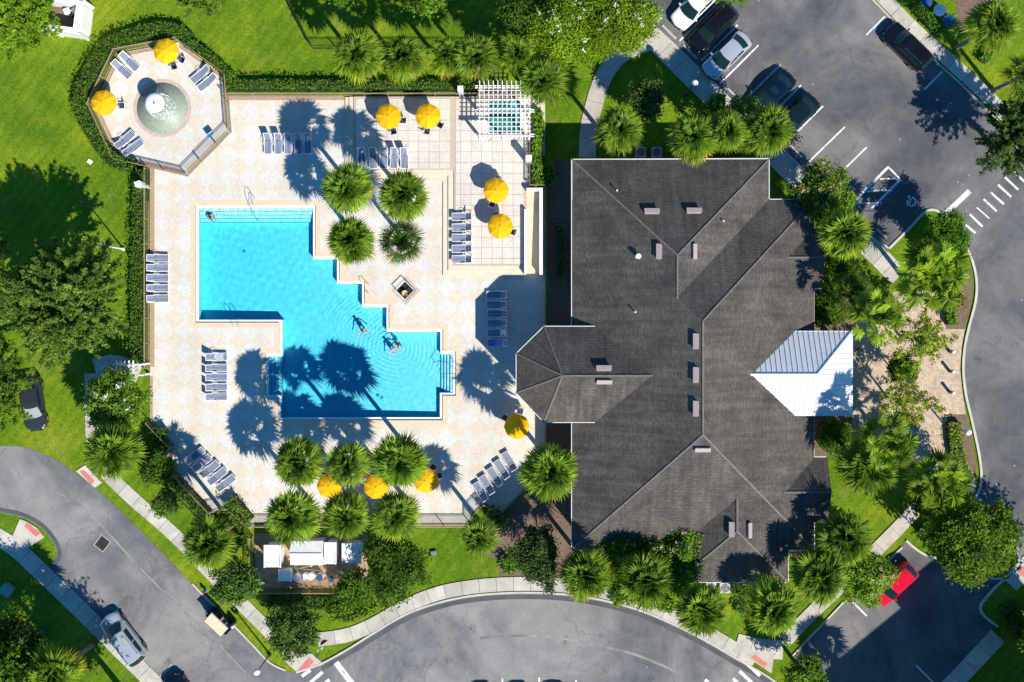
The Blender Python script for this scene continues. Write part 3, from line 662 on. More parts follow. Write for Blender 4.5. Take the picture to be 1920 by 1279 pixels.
water_body('spa_water', spw, ZT-.1, .0, MT['spa_water'], [(*P(960, 215), 2, .3, 1)], .1, .008, kind='structure')
# accessible ramp beside the terrace
rm = empty('access_ramp', (*P(998, 440), 0), kind='structure')
(xa, ya), (xb, yb) = P(986.5, 515), P(1011, 361)
mb = MB(); mb.add([(xa, ya, ZD+.01), (xb, ya, ZD+.01), (xb, yb, ZT), (xa, yb, ZT), (xa, ya, 0), (xb, ya, 0), (xb, yb, 0), (xa, yb, 0)], [(0, 1, 2, 3), (0, 4, 5, 1), (1, 5, 6, 2), (2, 6, 7, 3), (3, 7, 4, 0)])
lp(mb, 'ramp_floor', MT['deck_border'], rm)
lp(MB().box(P(1011, 0)[0], P(1017, 0)[0], P(0, 516)[1], P(0, 355)[1], 0, ZT+.75), 'ramp_wall', MT['white_paint'], rm)
lp(MB().box(P(987, 0)[0], P(1011, 0)[0]-.005, P(0, 361)[1], P(0, 355)[1]-.005, 0, ZT+.75), 'ramp_wall', MT['white_paint'], rm)
lp(MB().box(P(983, 0)[0], P(987.5, 0)[0], P(0, 515)[1], P(0, 394)[1], 0, ZT+.62), 'ramp_wall', MT['white_paint'], rm)
# ---------------------------------------------------------------- splash pool with mushroom fountain
sp = empty('splash_pool', (FCX, FCY, 0), kind='structure')
MB().lathe([(FR, ZD+.03), (FR, -.33), (.01, -.36)], 48).obj('splash_basin', MT['pebble_mosaic'], sp, True)
MB().prism(circ(0, 0, FR+.3), None, ZD+.034, holes=[circ(0, 0, FR+.002)]).obj('splash_rim', MT['coping_tile'], sp)
cw = [(round(FCX+FR*.995*math.cos(2*math.pi*i/40), 4), round(FCY+FR*.995*math.sin(2*math.pi*i/40), 4)) for i in range(40)]
def disc_water():
    V = [(0, 0, -.12)]; Wv = [.5]; F = []; nr, na = 26, 72; rr = np.random.default_rng(3)
    for i in range(1, nr+1):
        for j in range(na):
            r = FR*.998*i/nr; a = 2*math.pi*j/na; q = rr.normal()*.45; x, y = r*math.cos(a), r*math.sin(a)
            V.append((x, y, -.12+.008*q if i < nr else -.12)); Wv.append(min(1, max(0, .5+.25*q)))
    for j in range(na): F.append((0, 1+j, 1+(j+1) % na))
    for i in range(nr-1):
        for j in range(na): a = 1+i*na+j; b = 1+i*na+(j+1) % na; F.append((a, a+na, b+na, b))
    o = len(V)
    for j in range(na): V.append((FR*.998*math.cos(2*math.pi*j/na), FR*.998*math.sin(2*math.pi*j/na), -.6)); Wv.append(.5)
    e = 1+(nr-1)*na
    for j in range(na): F.append((e+j, o+j, o+(j+1) % na, e+(j+1) % na))
    F.append(tuple(o+j for j in range(na))[::-1])
    me = bpy.data.meshes.new('splash_water'); me.from_pydata(V, [], F); at = me.attributes.new('wave', 'FLOAT', 'POINT'); at.data.foreach_set('value', Wv)
    me.polygons.foreach_set('use_smooth', [True]*len(F)); me.materials.append(MT['splash_water']); return me
link('splash_water', disc_water(), None, (FCX, FCY, 0), kind='structure')
fx, fy = P(289, 192, 2.6)
ft = empty('mushroom_fountain', (fx, fy, -.3), label='white mushroom fountain standing in the round splash pool', cat='fountain')
MB().lathe([(.16, 0), (.13, 1.2), (.13, 2.7)], 16).obj('column', MT['white_paint'], ft, True)
MB().lathe([(.05, 2.55), (.6, 2.6), (.82, 2.68), (.8, 2.76), (.62, 2.9), (.35, 3.0), (.1, 3.04), (.09, 3.0), (.07, 3.0)], 28).obj('cap', MT['white_paint'], ft, True)
MB().lathe([(.07, 3.0), (.07, 3.06), (.03, 3.07)], 12).obj('nozzle', MT['dark_metal'], ft)
jet = MB()
rj = np.random.default_rng(9)
for k in range(520):
    a = rj.uniform(0, 2*math.pi); t = rj.uniform(0, 1) ** .5; r = .8+.28*t; z = 2.7-2.5*t*t; s_ = rj.uniform(.012, .03)
    x, y = r*math.cos(a), r*math.sin(a); jet.add([(x-s_, y, z), (x, y+s_, z+s_), (x+s_, y, z-s_*3), (x, y-s_, z)], [(0, 1, 2), (0, 2, 3)])
for k in range(420):
    a = rj.normal(-.55, .16); r = abs(rj.normal(1.15, .22)); s_ = rj.uniform(.015, .05); z = rj.uniform(.16, .3)+.05
    x, y = r*math.cos(a), r*math.sin(a); jet.add([(x-s_, y, z), (x, y+s_, z+s_), (x+s_, y, z), (x, y-s_, z+s_)], [(0, 3, 2), (0, 2, 1)])
jo = jet.obj('falling_water', MT['water_jet'], ft); jo['kind'] = 'stuff'
# square pit with guard rail
pit = empty('pit_planter', (*P(761, 545), ZD), R(45), label='square dark planting pit with clay pot and low guard rail beside the pool', cat='planter')
MB().prism([(-.86, -.86), (.86, -.86), (.86, .86), (-.86, .86)], -.05, .012, holes=[[(-.6, -.6), (.6, -.6), (.6, .6), (-.6, .6)]]).obj('brick_surround', MT['coping_tile'], pit)
MB().prism([(-.6, -.6), (.6, -.6), (.6, .6), (-.6, .6)], None, .006).obj('soil', MT['dark_soil'], pit)
for s in (-1, 1):
    MB().bar((-.56, s*.56, .72), (.56, s*.56, .72), .05).obj('rail', MT['white_metal'], pit); MB().bar((s*.56, -.53, .722), (s*.56, .53, .722), .05).obj('rail', MT['white_metal'], pit)
    for t in (-1, 1): MB().bar((s*.56, t*.56, 0), (s*.56, t*.56, .7), .04).obj('post', MT['dark_metal'], pit)
MB().lathe([(.16, 0), (.24, .3), (.26, .42), (.22, .42), (.2, .36), (.05, .36)], 18, (-.2, -.12, .01)).obj('clay_pot', MT['terracotta'], pit, True)
# ladders and hand rails
def rail_thing(name, label, cat, paths, z=ZD, r=.022, group=None):
    t = empty(name, (*P(*paths[0][0][:2]), 0), label=label, cat=cat, group=group)
    for q in paths:
        lp(MB().tube([(*P(a, b, max(0, c)), c) for a, b, c in q], r, 6), 'rail', MT['steel'], t)
rail_thing('pool_hand_rail', 'long bent steel hand rail at the wide steps of the pool', 'hand rail', [[(478, 372, ZD), (470, 362, .85), (466, 360, .9), (466, 376, .95), (472, 395, .75), (482, 413, .1), (482, 413, -.7)], [(474, 385, ZD), (474, 371, .9)]])
rail_thing('pool_ladder', 'steel ladder on the shadowed short pool edge facing the striped towel lounger', 'ladder', [[(437, 613, ZD), (434, 604, .7), (436, 600, .8), (437, 597, .5), (437, 597, -1)], [(447, 613, ZD), (444, 604, .7), (446, 600, .8), (447, 597, .5), (447, 597, -1)]])
rail_thing('pool_ladder', 'steel ladder on the stepped pool corner nearest the square pit', 'ladder', [[(692, 534, ZD), (684, 528, .7), (680, 529, .8), (678, 531, .5), (678, 531, -1)], [(692, 551, ZD), (684, 545, .7), (680, 546, .8), (678, 548, .5), (678, 548, -1)]])
rail_thing('pool_hand_rail', 'steel hand rail along the narrow sunny steps at the right pool end', 'hand rail', [[(866, 702, ZD), (852, 700, .85), (827, 700, .5), (823, 690, .4), (819, 686, .2), (826, 674, .3), (850, 679, .8), (862, 692, .6), (866, 700, ZD)]])
rail_thing('pool_hand_rail', 'steel hand rail across the shaded steps at the left pool notch', 'hand rail', [[(497, 704, ZD), (501, 703, .8), (515, 703, .6), (528, 702, .1), (530, 702, -.5)]])
# ================================================================ CLUBHOUSE
ZE = 5.0; TAN = .56
bx0, by1 = P(1072, 299, ZE); bx1, by0 = P(1527, 1031, ZE)
club = empty('clubhouse', ((bx0+bx1)/2, (by0+by1)/2, 0), label='large clubhouse with dark shingle hip roofs and a white metal entry canopy', cat='building')
def cl(mb, name, mat, par=None, **kw):
    o = mb.obj(name, mat, None, **kw); o.parent = par or club
    if par is None: o.matrix_parent_inverse = Matrix.Translation(club.location).inverted()
    return o
roof_root = None
def roof_mesh(name, faces, mat='roof_shingles', par=None):
    """planar faces; uv: metres along the eave and up the slope"""
    V = []; F = []; UV = []
    for f in faces:
        f = [Vector(p) for p in f]; n = (f[1]-f[0]).cross(f[2]-f[0]).normalized()
        if n.z < 0: f = f[::-1]; n = -n
        u = Vector((0, 0, 1)).cross(n)
        u = u.normalized() if u.length > 1e-4 else Vector((1, 0, 0)); v = n.cross(u)
        F.append(tuple(range(len(V), len(V)+len(f)))); V += [tuple(p) for p in f]; UV += [(p.dot(u)+100, p.dot(v)+100) for p in f]
    me = bpy.data.meshes.new(name); me.from_pydata(V, [], F); l = me.uv_layers.new(name='UVMap'); l.data.foreach_set('uv', [c for q in UV for c in q])
    me.materials.append(MT[mat]); o = link(name, me); o.parent = club; o.matrix_parent_inverse = Matrix.Translation(club.location).inverted(); return o
def hip(x0, x1, y0, y1, z, axis='y', lo='hip', hi='hip', tan=TAN):
    if axis == 'x':
        f, caps = hip(y0, y1, x0, x1, z, 'y', lo, hi, tan); sw = lambda p: (p[1], p[0], p[2])
        return [[sw(p) for p in q] for q in f], [(sw(a), sw(b)) for a, b in caps]
    h = (x1-x0)/2; zr = z+h*tan; xm = (x0+x1)/2; ya = y0+(h if lo == 'hip' else 0); yb = y1-(h if hi == 'hip' else 0)
    A, B = (xm, ya, zr), (xm, yb, zr); c = [(x0, y0, z), (x1, y0, z), (x1, y1, z), (x0, y1, z)]
    f = [[c[0], A, B, c[3]], [c[1], c[2], B, A]]; caps = [(A, B)]
    if lo == 'hip': f.append([c[0], c[1], A]); caps += [(c[0], A), (c[1], A)]
    if hi == 'hip': f.append([c[2], c[3], B]); caps += [(c[2], B), (c[3], B)]
    return f, caps
def caps_obj(caps, skip=()):
    for i, (a, b) in enumerate(caps):
        if i in skip: continue
        cl(MB().bar(Vector(a)+Vector((0, 0, .015)), Vector(b)+Vector((0, 0, .015)), .13, .05), 'ridge_cap', MT['ridge_cap'])
def gutter(pts, h):
    for a, b in zip(pts[:-1], pts[1:]):
        a = Vector((*P(*a, h), h-.05)); b = Vector((*P(*b, h), h-.05)); d = (b-a).normalized()*.06
        cl(MB().bar(a-d, b+d, .085, .12), 'gutter', MT['gutter_white'])
def px_rect(xa, ya, xb, yb, h):
    (x0, y1), (x1, y0) = P(xa, ya, h), P(xb, yb, h); return x0, x1, y0, y1
# main hall
m = px_rect(1072, 374, 1527, 1031, ZE); f, c = hip(*m, ZE); roof_mesh('roof', f); caps_obj(c, (4,))
# north wing
q = px_rect(1072.6, 299, 1442, 562, ZE); f, c = hip(q[0], q[1], q[2], q[3], ZE, 'y', 'gable', 'hip'); roof_mesh('roof', f); caps_obj(c)
NWX = q
# south wing
q = px_rect(1266, 880, 1478, 1092, ZE); SWX = q; f, c = hip(*q, ZE, 'y', 'hip', 'gable'); roof_mesh('roof', f); caps_obj(c)
# two small gables facing the entry road
for (ya, yb, xe) in ((428, 541, 1540), (857, 980, 1551)):
    q = px_rect(1380, ya, xe, yb, ZE); f, c = hip(*q, ZE, 'x', 'gable', 'gable'); roof_mesh('roof', f); caps_obj(c)
    xm = q[1]-.45; ym = (q[2]+q[3])/2; hh = (q[3]-q[2])/2
    cl(MB().add([(xm, q[2]+.3, ZE-.05), (xm, q[3]-.3, ZE-.05), (xm, ym, ZE+hh*TAN-.2)], [(0, 1, 2)]), 'gable_wall', MT['stucco'])
# west bay with a half octagon end
ZB = 6.0; ZBR = 8.4
bay = [(1130, 612), (1020, 612), (968, 663), (968, 737), (1020, 792), (1130, 792)]
E = [(*P(*b, ZB), ZB) for b in bay]; yl, yh = E[5][1], E[0][1]; A = (*P(1055, 703, ZBR), ZBR); ex = P(1330, 703, ZB)[0]
A = (A[0], (yl+yh)/2, ZBR); Bq = (ex, (yl+yh)/2, ZBR); T0 = (ex, E[1][1], ZB); T5 = (ex, E[4][1], ZB)
roof_mesh('roof', [[T0, E[1], A, Bq], [E[1], E[2], A], [E[2], E[3], A], [E[3], E[4], A], [E[4], T5, Bq, A]])
caps_obj([(A, Bq), (E[1], A), (E[2], A), (E[3], A), (E[4], A)])
gutter([(1120, 612), (1020, 612), (968, 663), (968, 737), (1020, 792), (1120, 792)], ZB)
# gutters of the shingle roofs
gutter([(1072, 1030), (1072, 299), (1442, 297.5), (1442, 374), (1515, 374)], ZE)
gutter([(1072, 1030), (1268, 1030)], ZE); gutter([(1268, 1092), (1478, 1092), (1478, 1033), (1527, 1033), (1527, 980)], ZE); gutter([(1540, 541), (1526, 541), (1526, 622)], ZE); gutter([(1526, 780), (1526, 857), (1549, 857)], ZE)
# entry canopy: single standing seam panels
ZC = 6.0; ZCR = 8.15
K = [(*P(1598, 621.5, ZC), ZC), (*P(1598, 779, ZC), ZC)]; ymid = (K[0][1]+K[1][1])/2
rx1 = P(1533, 700, ZCR)[0]; bxw = P(1380, 700, ZC)[0]
N0 = (bxw, K[0][1], ZC); S0 = (bxw, K[1][1], ZC); R0 = (bxw, ymid, ZCR); R1 = (rx1, ymid, ZCR)
canopy = MB().bar((P(1530, 0)[0], ymid, ZC-.3), (K[0][0]-.2, ymid, ZC-.3), 6.3, .1).obj('canopy', MT['white_paint'], club); canopy.matrix_parent_inverse = Matrix.Translation(club.location).inverted()
def clip(poly, k, lim, sgn):
    out = []
    for i in range(len(poly)):
        a, b = poly[i], poly[(i+1) % len(poly)]; fa, fb = sgn*(a[k]-lim), sgn*(b[k]-lim)
        if fa >= 0: out.append(a)
        if fa*fb < 0: t = fa/(fa-fb); out.append(tuple(a[j]+(b[j]-a[j])*t for j in range(3)))
    return out
def seam_panels(poly, k, pitch):
    lo = min(p[k] for p in poly); hi = max(p[k] for p in poly); n = int((hi-lo)/pitch)+1
    for i in range(n):
        q = clip(clip(poly, k, lo+i*pitch+.012, 1), k, lo+(i+1)*pitch-.012, -1)
        if len(q) < 3: continue
        v = [Vector(p) for p in q]; nn = (v[1]-v[0]).cross(v[2]-v[0])
        if nn.length < 1e-5: continue
        nn.normalize()
        if nn.z < 0: v = v[::-1]; nn = -nn
        mb = MB(); kk = len(v); mb.add(v+[p-nn*.03 for p in v], [tuple(range(kk))]+[(j, kk+j, kk+(j+1) % kk, (j+1) % kk) for j in range(kk)])
        # raised seam along the low side of the panel
        e = sorted(v, key=lambda p: p[k])[:2]; e.sort(key=lambda p: p.z)
        if (e[0]-e[1]).length > .2: mb.bar(e[0]+nn*.02, e[1]+nn*.02, .03, .05)
        o = mb.obj('metal_panel', MT['standing_seam'], canopy)
seam_panels([N0, K[0], R1, R0], 0, .41); seam_panels([S0, K[1], R1, R0], 0, .41); seam_panels([K[0], K[1], R1], 1, .41)
for a, b in ((R0, R1), (K[0], R1), (K[1], R1)):
    cl(MB().bar(Vector(a)+Vector((0, 0, .03)), Vector(b)+Vector((0, 0, .03)), .16, .05), 'metal_ridge', MT['standing_seam'])
gutter([(1479, 621.5), (1598, 621.5), (1598, 779), (1479, 779)], ZC)
for px, py in ((1592, 628), (1592, 772)):
    x, y = P(px, py, ZC); cl(MB().box(x-.45, x-.05, y-.2, y+.2, 0, ZC-.36), 'column', MT['stucco'])
# walls with openings
def wall(x0, x1, y0, y1, z=ZE-.12, ins=.55): return cl(MB().box(x0+ins, x1-ins, y0+ins, y1-ins, 0, z), 'wall', MT['stucco'])
wall(*m); wall(NWX[0], NWX[1], m[3]-1.2, NWX[3], ZE-.14); q = px_rect(1266, 1000, 1478, 1092, ZE); wall(q[0], q[1], q[2], m[2]+1.2, ZE-.14)
cl(MB().prism([(p[0]+(.5 if p[0] < E[0][0]-1 else .2), p[1]+(.0 if abs(p[1]-A[1]) < 2 else (.5 if p[1] < A[1] else -.5))) for p in E], 0, ZB-.12), 'wall', MT['stucco'])
def window(x, y, z, wd, ht, axis):
    t = .06
    a = (x-t, x+t, y-wd/2, y+wd/2) if axis == 'x' else (x-wd/2, x+wd/2, y-t, y+t)
    fr = cl(MB().box(*a, z, z+ht), 'window', MT['white_paint']); g = .08
    b = (x-t-.01, x+t+.01, y-wd/2+g, y+wd/2-g) if axis == 'x' else (x-wd/2+g, x+wd/2-g, y-t-.01, y+t+.01)
    o = MB().box(*b, z+g, z+ht-g).obj('pane', MT['window_glass'], fr)
for i in range(7): window(m[0]+.55, m[2]+2.5+i*1.9 if i < 5 else m[3]-3-(i-5)*2.2, 1.0, 1.2, 1.8, 'x')
for i in range(6): window(m[1]-.55, m[2]+3+i*4.2, 1.0, 1.3, 1.8, 'x')
for i in range(5): window(NWX[0]+2.2+i*2.9, NWX[3]-.55, 1.0, 1.3, 1.8, 'y')
for i in range(3): window(q[0]+2+i*2.4, q[2]+.55, 1.0, 1.3, 1.8, 'y')
for k in range(2): window(E[2][0]+.5, A[1]-.8+k*1.6, .4, 1.2, 2.6, 'x')
# roof vents and pipes: set on the slope under them
dep = lambda px, py, h: P(px, py, h)
def slope_z(px, py):
    """roof height seen at a photo pixel, by marching down the view ray"""
    h = 12.0
    while h > ZE:
        x, y = P(px, py, h); z = 0
        for (x0, x1, y0, y1) in (m, NWX, SWX):
            if x0 <= x <= x1 and y0 <= y <= y1: z = max(z, ZE+TAN*min(x-x0, x1-x, y-y0 if (x0, y0) != (NWX[0], NWX[2]) else 99, y1-y if (x0, y1) != (SWX[0], SWX[3]) else 99))
        if x < E[0][0]+6 and yl <= y <= yh: z = max(z, ZB+(ZBR-ZB)*(1-abs(y-A[1])/((yh-yl)/2)))
        if h <= z: return h
        h -= .02
    return ZE
def vent(px, py, horiz, tilt):
    h = slope_z(px, py); x, y = P(px, py, h)
    mb = MB().box(-.55, .55, -.16, .16, -.1, .2).add([(-.6, -.19, .2), (.6, -.19, .2), (.6, .19, .25), (-.6, .19, .25), (-.6, -.19, .24), (.6, -.19, .24), (.6, .19, .29), (-.6, .19, .29)], [(3, 2, 1, 0), (4, 5, 6, 7), (0, 1, 5, 4), (1, 2, 6, 5), (2, 3, 7, 6), (3, 0, 4, 7)])
    o = mb.obj('roof_vent', MT['vent_pink']); o.parent = club; o.matrix_parent_inverse = Matrix.Translation(club.location).inverted(); o.location = (x, y, h+.06)
    o.rotation_euler = (R(tilt), 0, 0 if horiz else R(90))
    if not horiz: o.rotation_euler = (0, R(tilt), 0); o.rotation_euler = (Matrix.Rotation(R(tilt), 3, 'Y')@Matrix.Rotation(R(90), 3, 'Z')).to_euler()
for px, py, hz_, t in ((1222, 398, 1, -26), (1301, 397, 1, -26), (1237, 472, 0, -26), (1300, 472, 0, 26), (1306, 640, 0, -26), (1306, 703, 0, -26), (1306, 766, 0, -26), (1132, 692, 1, -26), (1133, 714, 1, 26), (1317, 841, 1, 26), (1373, 992, 0, -26), (1403, 994, 0, 26)): vent(px, py, hz_, t)
for px, py, r, hh in ((1196, 481, .14, .5), (1156, 358, .05, .45), (1190, 585, .05, .45), (1355, 415, .05, .4)):
    h = slope_z(px, py); x, y = P(px, py, h); cl(MB().lathe([(r*1.6, -.1), (r, .02), (r, hh), (r*1.5, hh), (r*1.5, hh+.07), (.01, hh+.12)], 12, (x, y, h)), 'vent_pipe', MT['white_metal'])
# neighbour block behind the lot, out of the frame: casts the long straight shade
nb = empty('apartment_block', (34.8, -51.4, 0), R(39.3), label='tall stucco apartment block beyond the lower right corner', cat='building')
# ================================================================ FENCES, PERGOLAS, LAMPS, SHEDS
def fence(name, label, px, h=1.3, ph=None, z=ZD, pitch=.115, gate=None, mat='bronze', group='railings round the pool deck', lift=None):
    """px: polyline of the fence foot (photo px seen at height ph)"""
    pts = [P(a, b, ph or 0) for a, b in px]; t = empty(name, (*pts[0], 0), label=label, cat='fence', group=group)
    pk = MB()
    for a, b in zip(pts[:-1], pts[1:]):
        a, b = Vector((*a, z)), Vector((*b, z)); d = b-a; L = d.length; d.normalize(); n = max(1, round(L/2.2))
        for i in range(n+1):
            p = a+d*L*i/n
            if i == 0 and a.xy != Vector(pts[0]): continue
            lp(MB().box(p.x-.03, p.x+.03, p.y-.03, p.y+.03, 0, z+h+.05), 'post', MT[mat], t)
        for zz in (.12, h-.16, h): lp(MB().bar(a+Vector((0, 0, zz)), b+Vector((0, 0, zz)), .035, .035), 'rail', MT[mat], t)
        k = int(L/pitch)
        for i in range(1, k):
            p = a+d*L*i/k; pk.bar(p+Vector((0, 0, .05)), p+Vector((0, 0, h-.02)), .026)
    o = lp(pk, 'pickets', MT[mat], t); o['kind'] = 'stuff'
    return t
Z2 = ZD+.03
fence('railing', 'bronze railing on the hedge side of the splash pool deck', [(211, 297), (163, 193), (212, 92), (327, 70), (420, 137)], 1.3, 1.3, Z2)
fence('railing', 'bronze railing on the patio side of the splash pool deck, gate to its middle', [(420, 137), (428, 244), (403, 270)], 1.3, 1.3, Z2)
fence('railing', 'bronze railing closing the lower side of the splash pool deck', [(371, 302), (345, 328), (211, 297)], 1.3, 1.3, Z2)
gt = fence('railing_gate', 'narrow bronze gate in the railing between splash pool and patio', [(402, 271), (372, 301)], 1.35, 1.3, Z2, group=None); gt['category'] = 'gate'
fence('railing', 'long straight bronze railing along the upper edge of the patio by the hedge', [(424, 180), (640, 180), (862, 180), (900, 180), (996, 180)], 1.3, 0, ZD)
fence('railing', 'straight bronze railing along the left edge of the patio by the hedge', [(279, 318), (279, 690)], 1.3, 0, ZD)
fence('railing', 'dark railing right of the upper terrace beside the spa shrubs', [(993, 262), (993, 350), (1022, 350)], 1.3, 0, ZT-.4)
fence('railing', 'dark railing between the patio and the planted strip by the clubhouse', [(1023, 352), (1023, 612)], 1.3, 0, ZD)
fence('railing', 'short dark railing below the bay window corner', [(1023, 795), (1023, 852)], 1.3, 0, ZD)
fence('railing', 'bronze railing along the lower edge of the patio under the palms', [(470, 984), (884, 984)], 1.3, 0, ZD)
fence('railing', 'bronze railing along the lower left diagonal edge of the patio', [(282, 792), (325, 838), (303, 858), (398, 958), (432, 950), (470, 984)], 1.3, 0, ZD)
fence('railing', 'bronze railing along the lower right corner of the patio', [(884, 984), (884, 966), (908, 943), (937, 961), (986, 912), (1023, 852)], 1.3, 0, ZD)
fence('chain_fence', 'dark fence running up the lawn behind the row of palms', [(536, -10), (588, 92), (720, 92), (900, 92)], 1.4, 0, 0, .2, mat='dark_metal', group=None)
fence('chain_fence', 'thin fence around the pump yard with white sheds', [(474, 1004), (474, 1106), (690, 1106)], 1.5, 0, 0, .16, group=None)
fence('chain_fence', 'thin fence behind the sidewalk in the lower left planting', [(262, 850), (345, 935), (400, 990), (474, 1004)], 1.2, 0, 0, .2, mat='dark_metal', group=None)

# pergola over the spa
HP = 3.1
pg = empty('spa_pergola', (*P(946, 206), ZT), label='white timber pergola lattice over the teal spa pool', cat='pergola')
def beam(px0, py0, px1, py1, z, wd, ht, par, name):
    return lp(MB().bar((*P(px0, py0, z), z), (*P(px1, py1, z), z), wd, ht), name, MT['white_paint'], par)
for i in range(12): beam(899.4+8.53*i, 151.5, 899.4+8.53*i, 262, HP+.13, .062, .14, pg, 'rafter')
for i in range(11):
    y = 169.8+8.45*i
    beam(896, y, 996, y, HP+.235, .058, .06, pg, 'batten')
for y in (161.2, 165, 206, 210, 252, 256): beam(891, y, 1002, y, HP-.05, .065, .2, pg, 'main_beam')
for px in (902, 945, 992):
    for py in (163, 208, 254):
        if (px, py) == (945, 208): continue
        x, y = P(px, py, HP); lp(MB().box(x-.1, x+.1, y-.1, y+.1, ZT-.02, HP-.14), 'post', MT['white_paint'], pg)
# small arbour over the side gate
ab = empty('gate_arbour', (*P(238, 690), 0), label='small white slatted arbour over the side gate', cat='pergola')
for i in range(5): beam(218+8*i, 676, 218+8*i, 712, 2.75, .09, .12, ab, 'rafter')
for i in range(4): beam(214, 686+6.5*i, 254, 686+6.5*i, 2.84, .06, .05, ab, 'batten')
for y in (684, 704): beam(208, y, 272, y, 2.6, .09, .16, ab, 'main_beam')
for px in (214, 262):
    for py in (684, 704): x, y = P(px, py, 2.6); lp(MB().box(x-.08, x+.08, y-.08, y+.08, 0, 2.53), 'post', MT['white_paint'], ab)
# tall white box columns
def white_column(px, py, z, label, w=.24, d=.16, h=2.4, rz=0):
    t = empty('equipment_column', (*P(px, py), z), rz, label=label, cat='column', group='white box columns at the railing')
    MB().box(-w, w, -d, d, 0, h).obj('cabinet', MT['white_metal'], t); MB().box(-w-.03, w+.03, -d-.03, d+.03, h, h+.06).obj('lid', MT['white_paint'], t)
    MB().box(-w*.6, w*.6, -d-.012, -d, h*.3, h*.8).obj('door', MT['light_grey_metal'], t)
white_column(276, 351, ZD, 'tall white box column at the left railing below the splash pool deck', .22, .2, 2.5, R(20)); white_column(866, 177, ZD, 'tall white box column at the upper railing left of the spa pergola', .2, .2, 2.6); white_column(991, 304, ZT-.3, 'tall white box column at the railing below the spa pergola', .22, .22, 2.4)
# lamp posts
def lamp(bpx, bpy_, tpx, tpy, h, label, r=.28):
    bx, by = P(bpx, bpy_); t = empty('lamp_post', (bx, by, 0), label=label, cat='street lamp', group='globe lamp posts')
    MB().lathe([(.16, 0), (.16, .25), (.07, .35), (.055, h-.5), (.08, h-.45), (.08, h-.3)], 12).obj('pole', MT['dark_metal'] if label[0] != 'p' else MT['white_metal'], t, True)
    MB().lathe([(.07, h-.32), (r*.75, h-.24), (r, h), (r*.8, h+.2), (r*.4, h+.28), (.01, h+.3)], 20).obj('globe', MT['lamp_globe'], t, True)
lamp(232, 467, 190, 463, 5.4, 'pale globe lamp post on the lawn by the big oak'); lamp(1286, 178, 1306, 144, 5.4, 'dark globe lamp post beside the sidewalk of parked cars'); lamp(506, 1227, 480, 1259, 5.2, 'dark globe lamp post beside the street at the lower left corner'); lamp(1772, 799, 1820, 810, 5.4, 'dark globe lamp post between the entry hedge and the curved road')
# bollards of the entry court
for i, py in enumerate((659, 696, 735)):
    t = empty('bollard', (*P(1780, py), .03), label='white round-top bollard of the entry court, '+('nearest the leafy trees', 'middle of the three', 'farthest from the hedge with red flowers')[i] if i < 2 else 'white round-top bollard of the entry court, lowest of the three', cat='bollard', group='entry court bollards')
    MB().lathe([(.14, 0), (.14, .95), (.12, .95)], 14).obj('shaft', MT['dark_metal'], t, True); MB().lathe([(.15, .951), (.15, 1.02), (.1, 1.1), (.01, 1.13)], 14).obj('cap', MT['white_paint'], t, True)
# stop sign at the crossing
t = empty('stop_sign', (*P(608, 1205), 0), R(35), label='red octagonal stop sign beside the lower left crossing', cat='sign')
MB().bar((0, 0, 0), (.0, -.0, 2.3), .06).obj('post', MT['dark_metal'], t)
sx, sy_ = P(602, 1240, 2.4); 
MB().lathe([(.38, -.015), (.38, .015)], 8, ph=R(22.5)).obj('plate', plain('sign_red', (.4, .02, .03), .5), t).rotation_euler = (R(90), 0, 0); t.children[-1].location = (0, -.04, 2.15)
pl = t.children[-1]
tx = bpy.data.curves.new('lettering', 'FONT'); tx.body = 'STOP'; tx.size = .26; tx.align_x = 'CENTER'; tx.align_y = 'CENTER'; tx.extrude = .002; tx.materials.append(MT['white_paint'])
to = bpy.data.objects.new('lettering_curve', tx); C.objects.link(to); bpy.context.view_layer.update(); tm = bpy.data.meshes.new_from_object(to.evaluated_get(bpy.context.evaluated_depsgraph_get())); bpy.data.objects.remove(to)
link('lettering', tm, pl, (0, 0, .018))
# storm drain, utility boxes, transformer
dr = empty('storm_drain', (*P(192, 1019), .02), R(52), label='square black storm drain grate in the left street', cat='drain')
MB().prism([(-.55, -.5), (.55, -.5), (.55, .5), (-.55, .5)], 0, .012, holes=[[(-.5, -.45), (.5, -.45), (.5, .45), (-.5, .45)]]).obj('frame', MT['concrete'], dr); MB().prism([(-.5, -.45), (.5, -.45), (.5, .45), (-.5, .45)], None, .004).obj('well', MT['dark_soil'], dr)
for i in range(9): MB().box(-.49, .49, -.43+i*.1, -.38+i*.1, .005, .014).obj('bar', MT['iron'], dr)
def cabinet(px, py, w, d, h, mat, label, rz=0, name='utility_box'):
    t = empty(name, (*P(px, py, h), 0), rz, label=label, cat='utility box'); MB().box(-w/2, w/2, -d/2, d/2, 0, h*.85).obj('body', MT[mat], t)
    MB().add([(-w/2-.03, -d/2-.03, h*.85), (w/2+.03, -d/2-.03, h*.85), (w/2+.03, d/2+.03, h*.9), (-w/2-.03, d/2+.03, h*.9), (-w/2, -d/2, h*.95), (w/2, -d/2, h*.95), (w/2, d/2, h), (-w/2, d/2, h)], [(3, 2, 1, 0), (4, 5, 6, 7), (0, 1, 5, 4), (1, 2, 6, 5), (2, 3, 7, 6), (3, 0, 4, 7)]).obj('lid', MT[mat], t)
cabinet(9, 1108, .85, .8, .9, 'teal_box', 'teal green utility box on the shaded lawn at the left edge', R(-35)); cabinet(168, 303, .36, .28, .15, 'white_paint', 'small white utility cover lying on the open lawn', R(-35)); cabinet(813, 1038, .45, .36, .3, 'grey_plastic', 'dark grey valve box on the grass below the patio', R(8))
